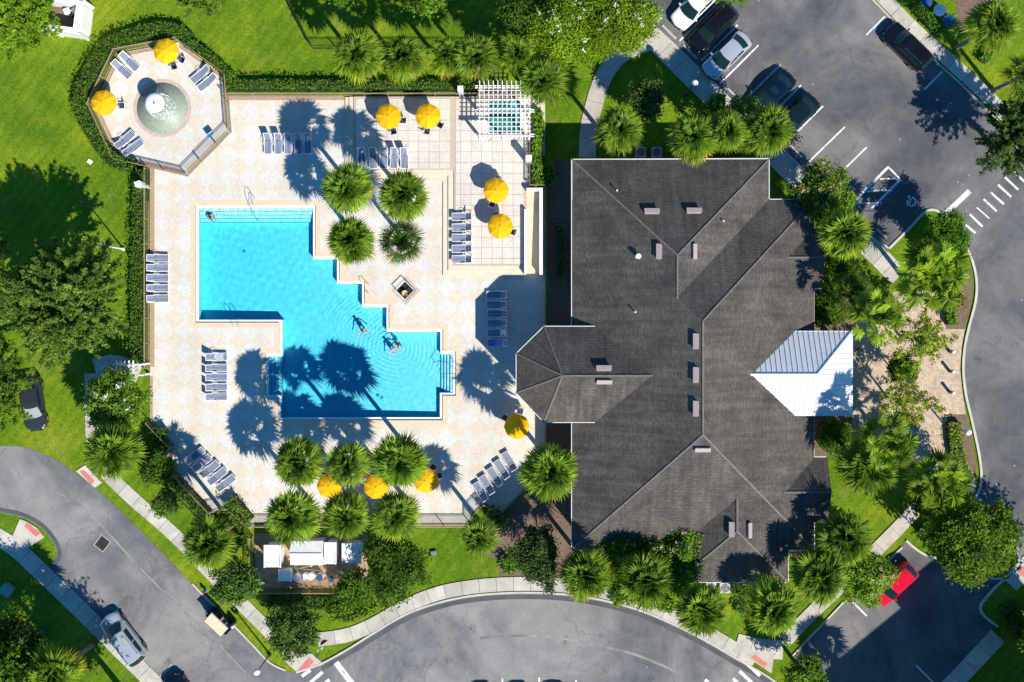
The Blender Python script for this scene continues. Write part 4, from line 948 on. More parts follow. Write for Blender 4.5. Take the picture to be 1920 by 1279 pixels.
# air conditioners behind the clubhouse
def aircon(px, py, label):
    t = empty('air_conditioner', (*P(px, py, .9), 0), label=label, cat='air conditioner', group='air conditioners by the clubhouse'); MB().box(-.42, .42, -.42, .42, 0, .85).obj('casing', MT['light_grey_metal'], t)
    MB().lathe([(.36, .851), (.36, .87), (.33, .87), (.33, .853)], 20).obj('fan_ring', MT['grey_plastic'], t); MB().lathe([(.1, .852), (.1, .89), (.01, .9)], 10).obj('fan_hub', MT['grey_plastic'], t)
    for k in range(4): MB().bar((.08*math.cos(k*1.57), .08*math.sin(k*1.57), .865), (.31*math.cos(k*1.57), .31*math.sin(k*1.57), .865), .1, .01).obj('fan_blade', MT['grey_plastic'], t)
for px, py, l in ((1202, 285, 'left one of two behind the upper clubhouse wall'), (1232, 285, 'right one of two behind the upper clubhouse wall'), (1334, 1103, 'left one of three below the lower clubhouse wing'), (1360, 1103, 'middle one of three below the lower clubhouse wing'), (1387, 1103, 'right one of three below the lower clubhouse wing')): aircon(px, py, 'grey air conditioner, '+l)
# pump yard sheds and barrels
def shed(xa, ya, xb, yb, h, label, mat='white_roof_sheet', lean=.15, ridge=False):
    (x0, y1), (x1, y0) = P(xa, ya, h), P(xb, yb, h); t = empty('shed', ((x0+x1)/2, (y0+y1)/2, 0), label=label, cat='shed', group='sheds in the pump yard'); w, d = (x1-x0)/2, (y1-y0)/2
    MB().box(-w+.08, w-.08, -d+.08, d-.08, 0, h-.1).obj('wall', MT['white_paint'], t)
    if ridge:
        for s in (-1, 1): MB().add([(-w, s*d, h-.12), (w, s*d, h-.12), (w, s*.02, h+.25), (-w, s*.02, h+.25), (-w, s*d, h-.16), (w, s*d, h-.16), (w, s*.02, h+.21), (-w, s*.02, h+.21)], [(0, 1, 2, 3) if s < 0 else (3, 2, 1, 0), (4, 7, 6, 5), (0, 4, 5, 1), (1, 5, 6, 2), (2, 6, 7, 3), (3, 7, 4, 0)]).obj('roof', MT[mat], t)
        MB().bar((-w-.05, 0, h+.27), (w-.1, 0, h+.27), .14, .05).obj('ridge', MT['light_grey_metal'], t)
    else:
        MB().add([(-w, -d, h-lean/2), (w, -d, h-lean/2), (w, d, h+lean/2), (-w, d, h+lean/2)]+[(-w, -d, h-lean/2-.05), (w, -d, h-lean/2-.05), (w, d, h+lean/2-.05), (-w, d, h+lean/2-.05)], [(0, 1, 2, 3), (7, 6, 5, 4), (0, 4, 5, 1), (1, 5, 6, 2), (2, 6, 7, 3), (3, 7, 4, 0)]).obj('roof', MT[mat], t)
        for s in (-1, 1): MB().box(s*w-.04, s*w+.04, -d-.02, d+.02, h-.1, h+.12).obj('trim', MT['white_paint'], t)
shed(496, 1022, 526, 1064, 2.1, 'leftmost white flat-roofed shed of the pump yard'); shed(544, 1015, 606, 1060, 2.3, 'wide white ridged shed in the middle of the pump yard', ridge=True); shed(609, 1017, 630, 1058, 2.2, 'narrow white lean-to joined to the ridged shed'); shed(642, 1019, 676, 1057, 2.1, 'rightmost white shed of the pump yard half under the tree'); shed(523, 1068, 546, 1090, 1.2, 'small square white shed next to the barrels', lean=.06)
for i, (px, py, mt) in enumerate(((556, 1084, 'pale beige'), (571, 1083, 'first white'), (583, 1082, 'second white'), (599, 1083, 'blue-lidded'))):
    t = empty('barrel', (*P(px, py, .95), 0), label=(mt+' barrel in the row beside the small square shed'), cat='barrel', group='barrels in the pump yard'); MB().lathe([(.27, 0), (.29, .1), (.3, .3), (.29, .32), (.3, .6), (.29, .62), (.28, .9)], 18).obj('drum', MT['barrel_white'], t, True)
    MB().lathe([(.29, .9), (.29, .95), (.26, .95), (.25, .93), (.01, .93)], 18).obj('lid', MT[('terracotta', 'white_paint', 'white_paint', 'cooler_blue')[i]] if i != 0 else MT['barrel_white'], t)
for px, py, l in ((620, 1087, 'blue drum standing alone between the barrels and the tree'), (644, 1092, 'blue drum next to the ribbed white unit')):
    t = empty('drum', (*P(px, py, .6), 0), label=l, cat='barrel', group='blue drums in the pump yard'); MB().lathe([(.2, 0), (.22, .2), (.2, .55)], 14).obj('shell', MT['cooler_blue'], t, True); MB().lathe([(.21, .55), (.21, .6), (.02, .6)], 14).obj('lid', MT['cooler_blue'], t)
t = empty('pool_heater', (*P(663, 1083, 1), 0), label='ribbed white pool heater at the right end of the pump yard', cat='heater'); MB().box(-.5, .5, -.33, .33, 0, .9).obj('casing', MT['white_metal'], t)
for k in range(3): MB().box(-.52, .52, -.33+k*.24, -.15+k*.24, .9, .96).obj('louvre', MT['white_metal'], t)
for (a, b), l in ((((551, 1062), (562, 1075)), 'short steep pale pipe'), (((560, 1066), (606, 1071)), 'long flat pale pipe'), (((556, 1067), (590, 1060)), 'slanting pale pipe')): MB().tube([(*P(*a), .06), (*P(*b), .06)], .04, 6).obj('pipe', MT['barrel_white'], label=l+' lying on the earth floor of the pump yard', cat='pipe', group='loose pipes in the pump yard')
# white walled enclosure in the upper left corner
en = empty('bin_enclosure', (*P(135, 38), 0), R(-8), label='white roofed open square enclosure half under the upper left tree', cat='enclosure')
MB().prism([(-1.75, -1.25), (1.6, -1.25), (1.6, 1.25), (-1.75, 1.25)], None, .02).obj('floor', MT['mulch'], en)
for (x0, x1, y0, y1) in ((-1.75, 1.6, -1.45, -1.0), (-1.75, 1.6, .95, 1.3), (1.02, 1.7, -.995, .945)): MB().box(x0, x1, y0, y1, 0, 2.2).obj('wall', MT['white_paint'], en)
for (x, y) in ((-1.75, -1.45), (-.6, -1.47), (1.6, -1.45), (1.65, 1.28)): MB().box(x-.09, x+.09, y-.09, y+.09, 0, 2.32).obj('post', MT['white_paint'], en)
for k, (x, y) in enumerate(((-.1, .55), (.55, .6))):
    t = empty('wheelie_bin', (en.location.x+x, en.location.y+y, .02), R(20+30*k), label=('pale grey bin inside the white enclosure, nearer the tree', 'pale green bin inside the white enclosure, nearer its wide wall')[k], cat='bin'); MB().lathe([(.24, 0), (.33, .9)], 4, ph=R(45)).obj('body', MT[('light_grey_metal', 'teal_box')[k]], t); MB().lathe([(.36, .9), (.36, .95), (.2, 1.0)], 4, ph=R(45)).obj('lid', MT[('white_metal', 'white_metal')[k]], t)
# bench beside the canopy, wheel stops
t = empty('park_bench', (*P(1611, 806), .03), label='long dark bench beside the lower corner of the entry canopy', cat='bench')
for k in range(3): MB().box(-.22+k*.15, -.09+k*.15, -.95, .95, .43, .47).obj('seat_slat', MT['grey_plastic'], t)
for s in (-1, 1): MB().box(-.2, .2, s*.75-.04, s*.75+.04, 0, .43).obj('leg', MT['dark_metal'], t)
MB().box(-.27, -.23, -.95, .95, .55, .85).obj('backrest', MT['grey_plastic'], t)
for i, (a, b, l) in enumerate((((1241, 47), (1267, 73), 'in front of the white sedan'), ((1280, 84), (1307, 110), 'in front of the black wagon'), ((1359, 162), (1389, 189), 'beside the palm at the empty bay'), ((1478, 268), (1504, 296), 'at the bay below the palms'), ((1644, 430), (1663, 448), 'yellowish one of the accessible bay'))):
    x0, y0 = P(*a); x1, y1 = P(*b); mb = MB(); dx, dy = (x1-x0)/2, (y1-y0)/2; L = math.hypot(dx, dy)
    t = empty('wheel_stop', ((x0+x1)/2, (y0+y1)/2, .02), math.atan2(dy, dx), label='low concrete wheel stop '+l, cat='wheel stop', group='wheel stops')
    MB().add([(-L, -.1, 0), (L, -.1, 0), (L, .1, 0), (-L, .1, 0), (-L+.05, -.06, .12), (L-.05, -.06, .12), (L-.05, .06, .12), (-L+.05, .06, .12)], [(4, 5, 6, 7), (0, 1, 5, 4), (1, 2, 6, 5), (2, 3, 7, 6), (3, 0, 4, 7)]).obj('block', MT['kerb_concrete'], t)
    for s in (-1, 1): MB().lathe([(.025, .12), (.025, .125), (.01, .126)], 6, (s*L*.7, 0, 0)).obj('pin', MT['iron'], t)
# neighbour block body
MB().box(-17, 17, -10, 10, 0, 14).obj('wall', MT['stucco'], nb); MB().box(17.01, 25.2, -9.9, 11.2, 0, 14).obj('wall', MT['stucco'], nb)
MB().box(16.5, 25.8, -10.4, 11.8, 14, 14.25).obj('roof', MT['ridge_cap'], nb)
f, c = hip(-17.6, 17.6, -10.6, 10.6, 14, 'x', tan=.3); o = MB()
for q_ in f: o.add(q_, [tuple(range(len(q_)))])
o.obj('roof', MT['ridge_cap'], nb)
for k in range(9):
    for z in (1, 4, 7, 10):
        wn = MB().box(-15.6+k*3.6, -14+k*3.6, 9.98, 10.04, z, z+1.6).obj('window', MT['white_paint'], nb); MB().box(-15.5+k*3.6, -14.1+k*3.6, 10.0, 10.06, z+.1, z+1.5).obj('pane', MT['window_glass'], wn)
# ================================================================ PLANTS
def leaf_mesh(name, V, F3, Cl, mat, F4=None):
    """numpy triangles (and quads) with a colour per vertex"""
    me = bpy.data.meshes.new(name); nv = len(V); me.vertices.add(nv); me.vertices.foreach_set('co', np.asarray(V, np.float32).ravel())
    parts = []
    if F3 is not None and len(F3): parts.append((np.asarray(F3, np.int32), 3))
    if F4 is not None and len(F4): parts.append((np.asarray(F4, np.int32), 4))
    li = np.concatenate([p.ravel() for p, k in parts]); tot = np.concatenate([np.full(len(p), k, np.int32) for p, k in parts]); st = np.concatenate([[0], np.cumsum(tot)[:-1]]).astype(np.int32)
    me.loops.add(len(li)); me.loops.foreach_set('vertex_index', li); me.polygons.add(len(tot)); me.polygons.foreach_set('loop_start', st); me.polygons.foreach_set('loop_total', tot)
    a = me.color_attributes.new('Col', 'FLOAT_COLOR', 'POINT'); c = np.ones((nv, 4), np.float32); c[:, :3] = Cl; a.data.foreach_set('color', c.ravel())
    me.materials.append(MT[mat]); me.update(calc_edges=True); me.validate(); return me
def unit(v): return v/np.maximum(1e-9, np.linalg.norm(v, axis=-1, keepdims=True))
def fan_crown(name, seed, nf=38, pet=1.02, seg=1.22, nseg=17, spread=92, width=.14, old=.0, young=(.085, .165, .014), mid=(.16, .26, .016), oldc=(.28, .3, .022), dead=(.42, .24, .03), emin=-34, emax=80, droop=.42, fold=.42):
    """crown of fan leaves; origin at the top of the trunk"""
    r = np.random.default_rng(seed); V = []; F3 = []; F4 = []; Cc = []; o = 0
    extra = 14 if pet < 1.3 else 4
    for i in range(nf+extra):
        t = (i+.5)/nf if i < nf else .08+.25*(i-nf)/extra; az = i*2.39996+r.normal()*.15; el = R(emax+(emin-emax)*t**.85+r.normal()*5)
        d = np.array((math.cos(az)*math.cos(el), math.sin(az)*math.cos(el), math.sin(el))); side = np.array((-math.sin(az), math.cos(az), 0)); up = np.cross(d, side)
        up = -up if up[2] < 0 else up
        roll = r.normal()*.35; side, up = side*math.cos(roll)+up*math.sin(roll), up*math.cos(roll)-side*math.sin(roll)
        L = pet*(.65+.45*min(1, t*2))*r.uniform(.9, 1.1)*(1 if i < nf else .35); base = d*L-np.array((0, 0, .12*L*L))
        k = r.uniform(.85, 1.12); isd = t > 1-old*(.6+.6*r.random()) if old else False
        cc = np.array(young)*(1-min(1, t*1.6))+np.array(mid)*min(1, t*1.6); cc = cc*(1-max(0, t-.55)*1.4)+np.array(oldc)*max(0, t-.55)*1.4
        if isd: cc = np.array(dead)*r.uniform(.7, 1.2)
        cc = cc*r.uniform(.58, 1.38)
        # petiole
        w = .03; V += [side*w, -side*w, base-side*w, base+side*w]; F4.append((o, o+1, o+2, o+3)); Cc += [cc*1.1]*4; o += 4
        n = nseg if not isd else nseg*2//3
        for j in range(n):
            a = R(spread)*(2*(j+.5)/n-1)+r.normal()*.03; sl = seg*k*(1-.28*(abs(a)/R(spread))**2)*r.uniform(.86, 1.08)
            dd = d*math.cos(a)+side*math.sin(a); lift = up*(fold*abs(math.sin(a)))
            p0 = base+dd*.02; p1 = base+(dd+lift*.5)*sl*.5-np.array((0, 0, .10*droop*sl)); p2 = base+(dd+lift*.3)*sl-np.array((0, 0, droop*sl*(.55+.5*r.random())))
            wd = np.cross(dd, up); wd = wd/max(1e-6, np.linalg.norm(wd))*width*.5*r.uniform(.8, 1.15); tw = up*width*.35*r.normal()
            V += [p0-wd*.3, p0+wd*.3, p1+wd+tw, p1-wd-tw, p2]; F4.append((o, o+1, o+2, o+3)); F3.append((o+3, o+2, o+4))
            sh = r.uniform(.8, 1.2); Cc += [cc*sh*.85]*2+[cc*sh]*2+[cc*sh*np.array((1.22, 1.12, 1.0))]; o += 5
    return leaf_mesh(name, np.array(V), F3, np.array(Cc), 'palm_leaf', F4)
def trunk_mesh(name, h, r0=.2, r1=.15, boots=True, lean=.0):
    n = 9; mb = MB(); pts = [(lean*h*(i/n)**2, 0, h*i/n) for i in range(n+1)]; rs = [r0*1.25 if i == 0 else r0+(r1-r0)*i/n for i in range(n+1)]
    mb.tube(pts, rs, 10)
    if boots:
        rr = random.Random(3)
        for k in range(26):
            a = k*2.4; z = h-.25-1.3*(k/26); x = lean*h*(z/h)**2; c, s_ = math.cos(a), math.sin(a)
            mb.bar((x+c*r1, s_*r1, z), (x+c*(r1+.2), s_*(r1+.2), z+.22), .07, .03)
    return mb.mesh(name, MT['palm_bark'], True)
CROWNS = {'green': [fan_crown('palm_crown', s, nf=nf, old=od, droop=dr) for s, nf, od, dr in ((1, 40, 0, .42), (2, 34, .1, .5), (3, 44, .06, .36), (4, 30, .04, .4), (5, 38, .14, .55), (6, 36, 0, .32))],
          'gold': [fan_crown('palm_crown', s, old=.22, dead=(.56, .33, .025), oldc=(.4, .34, .022), emin=-52) for s in (11, 12, 13)],
          'fresh': [fan_crown('palm_crown', s, old=.05, mid=(.185, .28, .016), oldc=(.32, .33, .022)) for s in (21, 22, 23, 24)],
          'sparse': [fan_crown('palm_crown', s, nf=30, width=.07, emin=-30, young=(.05, .1, .012), mid=(.065, .12, .012)) for s in (31, 32)],
          'wash': [fan_crown('palm_crown', s, nf=20, pet=1.5, seg=.95, nseg=22, spread=150, width=.15, emin=-25, emax=70, droop=.25, fold=.15, young=(.19, .29, .016), mid=(.2, .31, .018), oldc=(.17, .25, .018)) for s in (41, 42)]}
TRUNKS = [trunk_mesh('palm_trunk', 1.0, .2, .15, False)]
TRK = {}
def palm(px, py, dia, kind, label, h=7.0, group='fan palms'):
    k = len(TRK)+random.randrange(9); x, y = P(px, py, h); hh = round(h-.15, 1)
    if hh not in TRK: TRK[hh] = trunk_mesh('palm_trunk', hh)
    t = empty('fan_palm' if kind != 'date' else 'date_palm', (x, y, 0), random.uniform(0, 6.28), label=label, cat='palm', group=group)
    link('trunk', TRK[hh], t)
    cr = random.choice(CROWNS[kind]); c = link('crown', cr, t, (0, 0, hh)); s = dia*S*(1-h/HCAM)/(4.1 if kind != 'date' else 4.35); c.scale = (s, s, s*1.02); s *= random.uniform(.94, 1.06); c.scale = (s, s*random.uniform(.93, 1.07), s); c.rotation_euler = (random.uniform(-.14, .14), random.uniform(-.14, .14), random.uniform(0, 6.28))
    return t
PALMS = [
 (669, 101, 92, 'fresh', 'leftmost fan palm of the row behind the upper railing', 7), (755, 107, 96, 'gold', 'second fan palm from the left behind the upper railing', 7), (836, 104, 80, 'fresh', 'third, smaller fan palm behind the upper railing', 6.5), (893, 106, 96, 'gold', 'fourth fan palm behind the upper railing, left of the pergola', 7), (970, 102, 82, 'fresh', 'fan palm directly behind the spa pergola', 6.5), (1019, 151, 90, 'gold', 'yellow-skirted fan palm overhanging the right corner of the spa pergola', 7.2),
 (650, 353, 97, 'green', 'upper left of the four fan palms beside the terrace steps', 7.2), (755, 365, 99, 'green', 'upper right of the four fan palms beside the terrace steps', 7.2), (655, 450, 94, 'green', 'lower left of the four fan palms beside the terrace steps', 6.8), (752, 453, 86, 'sparse', 'lower right of the four fan palms, the smallest', 6.6),
 (557, 868, 95, 'green', 'left palm of the upper three below the pool', 7), (651, 872, 93, 'green', 'middle palm of the upper three below the pool', 7), (748, 868, 100, 'green', 'right palm of the upper three below the pool', 8.2), (545, 972, 100, 'green', 'left palm of the lower three above the white sheds', 7), (648, 970, 96, 'fresh', 'middle palm of the lower three above the white sheds', 7), (741, 968, 98, 'fresh', 'right palm of the lower three above the white sheds', 7),
 (1032, 887, 108, 'fresh', 'big fan palm between the patio corner and the clubhouse gutter', 7.4), (898, 1010, 82, 'gold', 'yellow-fringed fan palm on the lawn below the patio corner', 5.5), (388, 1020, 112, 'green', 'fan palm beside the lower left sidewalk', 6.8), (210, 848, 108, 'green', 'fan palm at the kerb ramp by the left street', 6.5), (1162, 242, 96, 'gold', 'round fan palm beside the curved path above the clubhouse', 6.5),
 (1300, 256, 98, 'gold', 'fan palm left of the group at the upper clubhouse wall', 7), (1365, 245, 88, 'fresh', 'middle fan palm of the group at the upper clubhouse wall', 7), (1443, 243, 100, 'fresh', 'fan palm nearest the parked green car', 7.2),
 (1098, 1080, 100, 'fresh', 'leftmost fan palm under the lower clubhouse wall', 6), (1212, 1090, 104, 'green', 'second fan palm under the lower clubhouse wall', 6), (1318, 1145, 106, 'green', 'fan palm beside the bottom road kerb, below the air conditioners', 6), (1452, 1143, 108, 'fresh', 'fan palm at the bend of the bottom sidewalk', 6.2), (1540, 1082, 118, 'green', 'fan palm at the right end of the lower clubhouse wing', 6.8), (1588, 1010, 116, 'green', 'fan palm on the grass right of the clubhouse roof corner', 7.4),
 (1587, 437, 106, 'fresh', 'fan palm between the clubhouse and the accessible bay', 7), (1604, 553, 92, 'sparse', 'dark fan palm above the entry canopy', 5.5), (1632, 872, 122, 'green', 'wide fan palm below the entry canopy', 6.5),
 (100, 1266, 104, 'gold', 'golden fan palm cut by the bottom edge at the left', 6.5), (1868, 44, 100, 'fresh', 'fan palm in the upper right corner', 6.5), (1925, 140, 92, 'sparse', 'fan palm cut by the right edge', 6),
 (1650, 594, 104, 'wash', 'palm with large round fans at the upper canopy corner', 6), (1752, 515, 128, 'wash', 'large-fanned palm at the end of the entry sidewalk', 6), (1668, 832, 108, 'wash', 'large-fanned palm at the lower canopy corner', 7), (1765, 905, 108, 'wash', 'large-fanned palm above the lower right sidewalk', 6),
 ]
HT = {(1032, 887): 9.7, (898, 1010): 7, (210, 848): 7.5, (1604, 553): 6.5, (1650, 594): 11.5, (1668, 832): 11, (1752, 515): 8, (1765, 905): 8.5, (1905, 262): 6, (1925, 140): 7, (752, 453): 8, (1098, 1080): 8, (1212, 1090): 8, (836, 104): 8.3, (970, 102): 8.3}
for a in PALMS: palm(a[0], a[1], a[2], a[3], a[4], HT.get(a[:2], 9.0))
palm(1690, 1385, 100, 'green', 'fan palm beyond the bottom edge in front of the apartment block', 8)

def leaf_cloud(seed, rx, ry, rz, nclump, nleaf, size, c0, c1, cl_r=.55, elong=0.0, mat='tree_leaf', hollow=.35, flat=.5, rough=.25, name='crown', flower=None, aspect=1.6, bias=.0):
    """leaf faces gathered in clumps through an uneven crown; origin at its centre"""
    r = np.random.default_rng(seed); d = unit(r.normal(size=(nclump, 3))); d[:, 2] = np.where(d[:, 2] < -.45, -d[:, 2], d[:, 2])
    ph = r.uniform(0, 6.3, 5); az = np.arctan2(d[:, 1], d[:, 0])
    lump = 1+rough*(np.sin(3*az+ph[0])*.45+np.sin(5*az+ph[1]+2*d[:, 2])*.35+np.sin(8*az+ph[2])*.3)
    rad = (hollow+(1-hollow)*r.random(nclump)**.55)*lump; cen = d*rad[:, None]*np.array((rx, ry, rz))
    sh = r.uniform(.6, 1.25, nclump); mixc = r.random(nclump)
    n = nclump*nleaf; ci = np.repeat(np.arange(nclump), nleaf)
    off = r.normal(size=(n, 3))*cl_r*.5*np.array((1, 1, .75))
    if elong:
        t = r.random(n)*elong; dirs = unit(d+np.array((0, 0, .35))+r.normal(size=(nclump, 3))*.25)[ci]; off = off*(1-.65*(t/elong))[:, None]*.7+dirs*t[:, None]
    p = cen[ci]+off
    nrm = unit(r.normal(size=(n, 3))+np.array((0, 0, flat*2))+d[ci]*.6); a = unit(np.cross(nrm, r.normal(size=(n, 3)))); b = np.cross(nrm, a); s = size*r.uniform(.6, 1.3, n)[:, None]
    V = np.stack([p-a*s*aspect*.5, p+b*s*.5, p+a*s*aspect*.5, p-b*s*.5], 1).reshape(-1, 3); F = np.arange(n*4).reshape(-1, 4)
    c0, c1 = np.array(c0)*1.5, np.array(c1)*1.5
    c = np.array(c0)[None]*(1-mixc[ci])[:, None]+np.array(c1)[None]*mixc[ci][:, None]; c = c*(sh[ci]*r.uniform(.8, 1.2, n))[:, None]
    crown = leaf_mesh(name, V, None, np.repeat(c, 4, 0), mat, F)
    fl = None
    if flower:
        k = flower[0]*2//3; q = r.integers(0, nclump, k*4); q = q[np.argsort(-cen[q, 2])][:k]; m = k*14
        pp = np.repeat(cen[q]+np.array((0, 0, cl_r*.55)), 14, 0)+r.normal(size=(m, 3))*.09; nr = unit(r.normal(size=(m, 3))+np.array((0, 0, 1.5))); a = unit(np.cross(nr, r.normal(size=(m, 3)))); b = np.cross(nr, a); s = .055*r.uniform(.6, 1.3, m)[:, None]
        V = np.stack([pp-a*s, pp+b*s, pp+a*s, pp-b*s], 1).reshape(-1, 3); fl = leaf_mesh('flowers', V, None, np.repeat(np.array(flower[1])[None]*r.uniform(.85, 1.1, m)[:, None], 4, 0), 'petals', np.arange(m*4).reshape(-1, 4))
    return crown, fl
def limbs(h, rz, rx, seed, r0):
    rr = random.Random(seed); mb = MB(); zt = h-rz*.75
    mb.tube([(0, 0, 0), (.04, 0, zt*.5), (0, .03, zt)], [r0*1.25, r0, r0*.8], 8)
    for k in range(8):
        a = k*.785+rr.uniform(-.3, .3); e = rx*rr.uniform(.55, .85); zz = h+rz*rr.uniform(-.15, .55)
        mid = (e*.45*math.cos(a), e*.45*math.sin(a), zt+(zz-zt)*.55); end = (e*math.cos(a), e*math.sin(a), zz)
        mb.tube([(0, 0, zt-.1), mid, end], [r0*.55, r0*.32, r0*.1], 6)
        a2 = a+rr.uniform(.4, .7); mb.tube([mid, (e*.85*math.cos(a2), e*.85*math.sin(a2), zz-rz*.1)], [r0*.3, r0*.08], 5)
    return mb.mesh('trunk', MT['bark'], True)
def tree(px, py, rpx, h, label, seed, nclump, nleaf, size, c0, c1, name='shade_tree', cat='tree', rz=None, group=None, ry=None, tr=.16, **kw):
    rx = rpx*S*(1-h/HCAM); rz = rz or rx*.7; x, y = P(px, py, h)
    t = empty(name, (x, y, 0), label=label, cat=cat, group=group); link('trunk', limbs(h, rz, rx, seed, tr), t)
    crown, fl = leaf_cloud(seed, rx*.9, (ry or rpx)*S*(1-h/HCAM)*.9, rz, nclump, nleaf, size, c0, c1, **kw); c = link('crown', crown, t, (0, 0, h))
    if fl: link('flowers', fl, c, kind='stuff')
    return t
G1, G2 = (.045, .1, .01), (.1, .19, .014)
tree(122, 562, 104, 8.0, 'huge olive-green oak on the left lawn', 1, 640, 80, .13, (.055, .1, .016), (.135, .2, .028), name='oak_tree', rz=3.3, elong=1.5, cl_r=.5, tr=.3, hollow=.15, rough=.3, aspect=2.2)
tree(1908, 258, 62, 5.5, 'dark feathery tree at the right edge above the crossing', 30, 260, 60, .1, (.03, .06, .014), (.075, .115, .02), elong=1.3, cl_r=.4, tr=.2, aspect=4.5, hollow=.1)
tree(34, 30, 72, 6.0, 'bright green tree leaning over the white enclosure', 2, 260, 70, .15, (.07, .15, .01), (.16, .25, .014), elong=.7, cl_r=.6, tr=.22)
tree(-22, 722, 78, 6.5, 'shade tree at the left edge above the parked car', 3, 300, 70, .14, (.05, .1, .012), (.12, .18, .016), elong=.9, cl_r=.6, tr=.24, rough=.4)
tree(375, -8, 42, 5.0, 'tree top poking in at the upper edge left of the fence', 4, 90, 60, .14, (.06, .12, .012), (.12, .18, .02), elong=.5)
tree(1062, 56, 70, 6.0, 'light green flowering tree over the start of the curved path', 5, 300, 80, .12, (.075, .14, .008), (.17, .24, .012), cl_r=.6, flower=(36, (.85, .83, .75)), tr=.2, rough=.3)
tree(1158, 40, 74, 6.2, 'light green flowering tree beside the white sedan', 6, 320, 80, .12, (.075, .14, .008), (.17, .24, .012), cl_r=.6, flower=(44, (.85, .83, .75)), tr=.2, rough=.3)
tree(982, 22, 52, 5.0, 'dark tree behind the palms at the upper edge', 7, 140, 60, .14, (.03, .07, .01), (.06, .12, .014), cl_r=.5)
tree(215, 752, 62, 4.2, 'white-flowering tree beside the small arbour', 8, 190, 70, .13, (.05, .11, .008), (.12, .2, .01), cl_r=.5, flower=(30, (.85, .83, .78)), mat='glossy_leaf', name='flowering_tree')
tree(1212, 190, 36, 4.0, 'small dark glossy tree above the round palm', 9, 110, 60, .13, (.02, .045, .008), (.055, .1, .014), cl_r=.4, mat='glossy_leaf', ry=44, name='magnolia_tree')
tree(1540, 362, 64, 4.6, 'pink-flowering myrtle in front of the empty parking bay', 10, 200, 70, .12, (.06, .12, .01), (.14, .21, .014), cl_r=.45, flower=(40, (.75, .42, .45)), name='crape_myrtle', group='crape myrtles', rough=.3)
tree(1772, 440, 46, 4.0, 'small green tree on the island next to the crossing', 11, 120, 60, .12, (.05, .12, .012), (.1, .2, .014), cl_r=.4)
tree(1722, 635, 58, 4.6, 'airy pale green tree in the entry court, upper one', 12, 120, 46, .11, (.12, .19, .014), (.24, .28, .025), cl_r=.5, elong=.5, tr=.1, hollow=.1, rough=.4, group='airy trees of the entry court', name='entry_tree')
tree(1695, 752, 60, 4.6, 'airy pale green tree in the entry court, lower one', 13, 120, 44, .11, (.14, .19, .014), (.26, .28, .028), cl_r=.5, elong=.5, tr=.1, hollow=.1, rough=.4, group='airy trees of the entry court', name='entry_tree')
tree(1822, 1010, 83, 7.0, 'big round green tree on the lower right island', 14, 420, 75, .15, (.045, .085, .01), (.125, .19, .014), cl_r=.65, tr=.26, hollow=.3, rough=.22, rz=3.0)
tree(1622, 1082, 54, 4.6, 'flowering myrtle leaning over the red car', 15, 200, 66, .12, (.08, .16, .012), (.17, .26, .02), cl_r=.45, flower=(34, (.8, .55, .5)), name='crape_myrtle', group='crape myrtles')
tree(1262, 1048, 70, 4.8, 'flowering myrtle against the lower clubhouse eave', 16, 220, 70, .12, (.04, .1, .01), (.11, .2, .014), cl_r=.45, flower=(28, (.8, .55, .55)), name='crape_myrtle', group='crape myrtles', rough=.35)
tree(1160, 1028, 46, 4.6, 'flowering myrtle at the lower left clubhouse corner', 17, 120, 66, .12, (.04, .09, .01), (.1, .18, .014), cl_r=.42, flower=(14, (.8, .6, .6)), name='crape_myrtle', group='crape myrtles', rough=.4)
tree(1394, 228, 36, 4.2, 'flowering myrtle between the palms at the upper clubhouse eave', 18, 90, 60, .12, (.05, .11, .012), (.12, .2, .014), cl_r=.42, flower=(12, (.8, .65, .65)), name='crape_myrtle', group='crape myrtles', ry=60)
tree(1008, 1040, 48, 4.6, 'dark glossy tree on the mulch beside the clubhouse path', 19, 170, 66, .13, (.018, .04, .008), (.05, .095, .014), cl_r=.42, mat='glossy_leaf', name='magnolia_tree', ry=62, rough=.4)
tree(738, 1062, 62, 4.6, 'dense dark green tree over the right sheds', 20, 240, 70, .13, (.025, .065, .008), (.08, .14, .014), cl_r=.5, rough=.35, ry=72)
tree(548, 1182, 50, 4.4, 'glossy magnolia at the lower sidewalk corner', 21, 170, 66, .14, (.025, .055, .008), (.08, .14, .016), cl_r=.42, mat='glossy_leaf', name='magnolia_tree', rough=.35)
tree(440, 1092, 44, 4.2, 'glossy magnolia above the golf cart', 22, 150, 66, .14, (.025, .06, .008), (.08, .145, .016), cl_r=.42, mat='glossy_leaf', name='magnolia_tree', rough=.3)
tree(308, 944, 25, 3.2, 'small glossy magnolia beside the lower left sidewalk', 23, 60, 60, .12, (.03, .07, .008), (.08, .15, .016), cl_r=.35, mat='glossy_leaf', name='magnolia_tree')
tree(1512, 1268, 40, 4.0, 'small tree cut by the bottom edge near the lower crossing', 24, 110, 60, .13, (.05, .11, .012), (.11, .19, .016), cl_r=.42)
tree(28, 1222, 66, 6.0, 'dark shaded tree at the lower left edge', 25, 240, 66, .14, (.02, .045, .01), (.05, .085, .016), cl_r=.6, tr=.24)
for px, py, r_, h, l in ((-40, 1330, 130, 9, 'lower left corner, largest'), (180, 1385, 72, 9, 'bottom edge left of the minivan'), (2010, 1180, 100, 8, 'right edge by the kerb'), (1360, -60, 60, 6, 'upper edge by the parked cars'), (780, -60, 80, 6, 'upper edge, right one'), (640, -90, 90, 6, 'upper edge, left one'), (-80, 470, 80, 7, 'left edge')):
    tree(px, py, r_, h, 'shade tree just outside the '+l, 60+px % 50, 230, 60, .2, G1, G2, cl_r=.8, tr=.26)

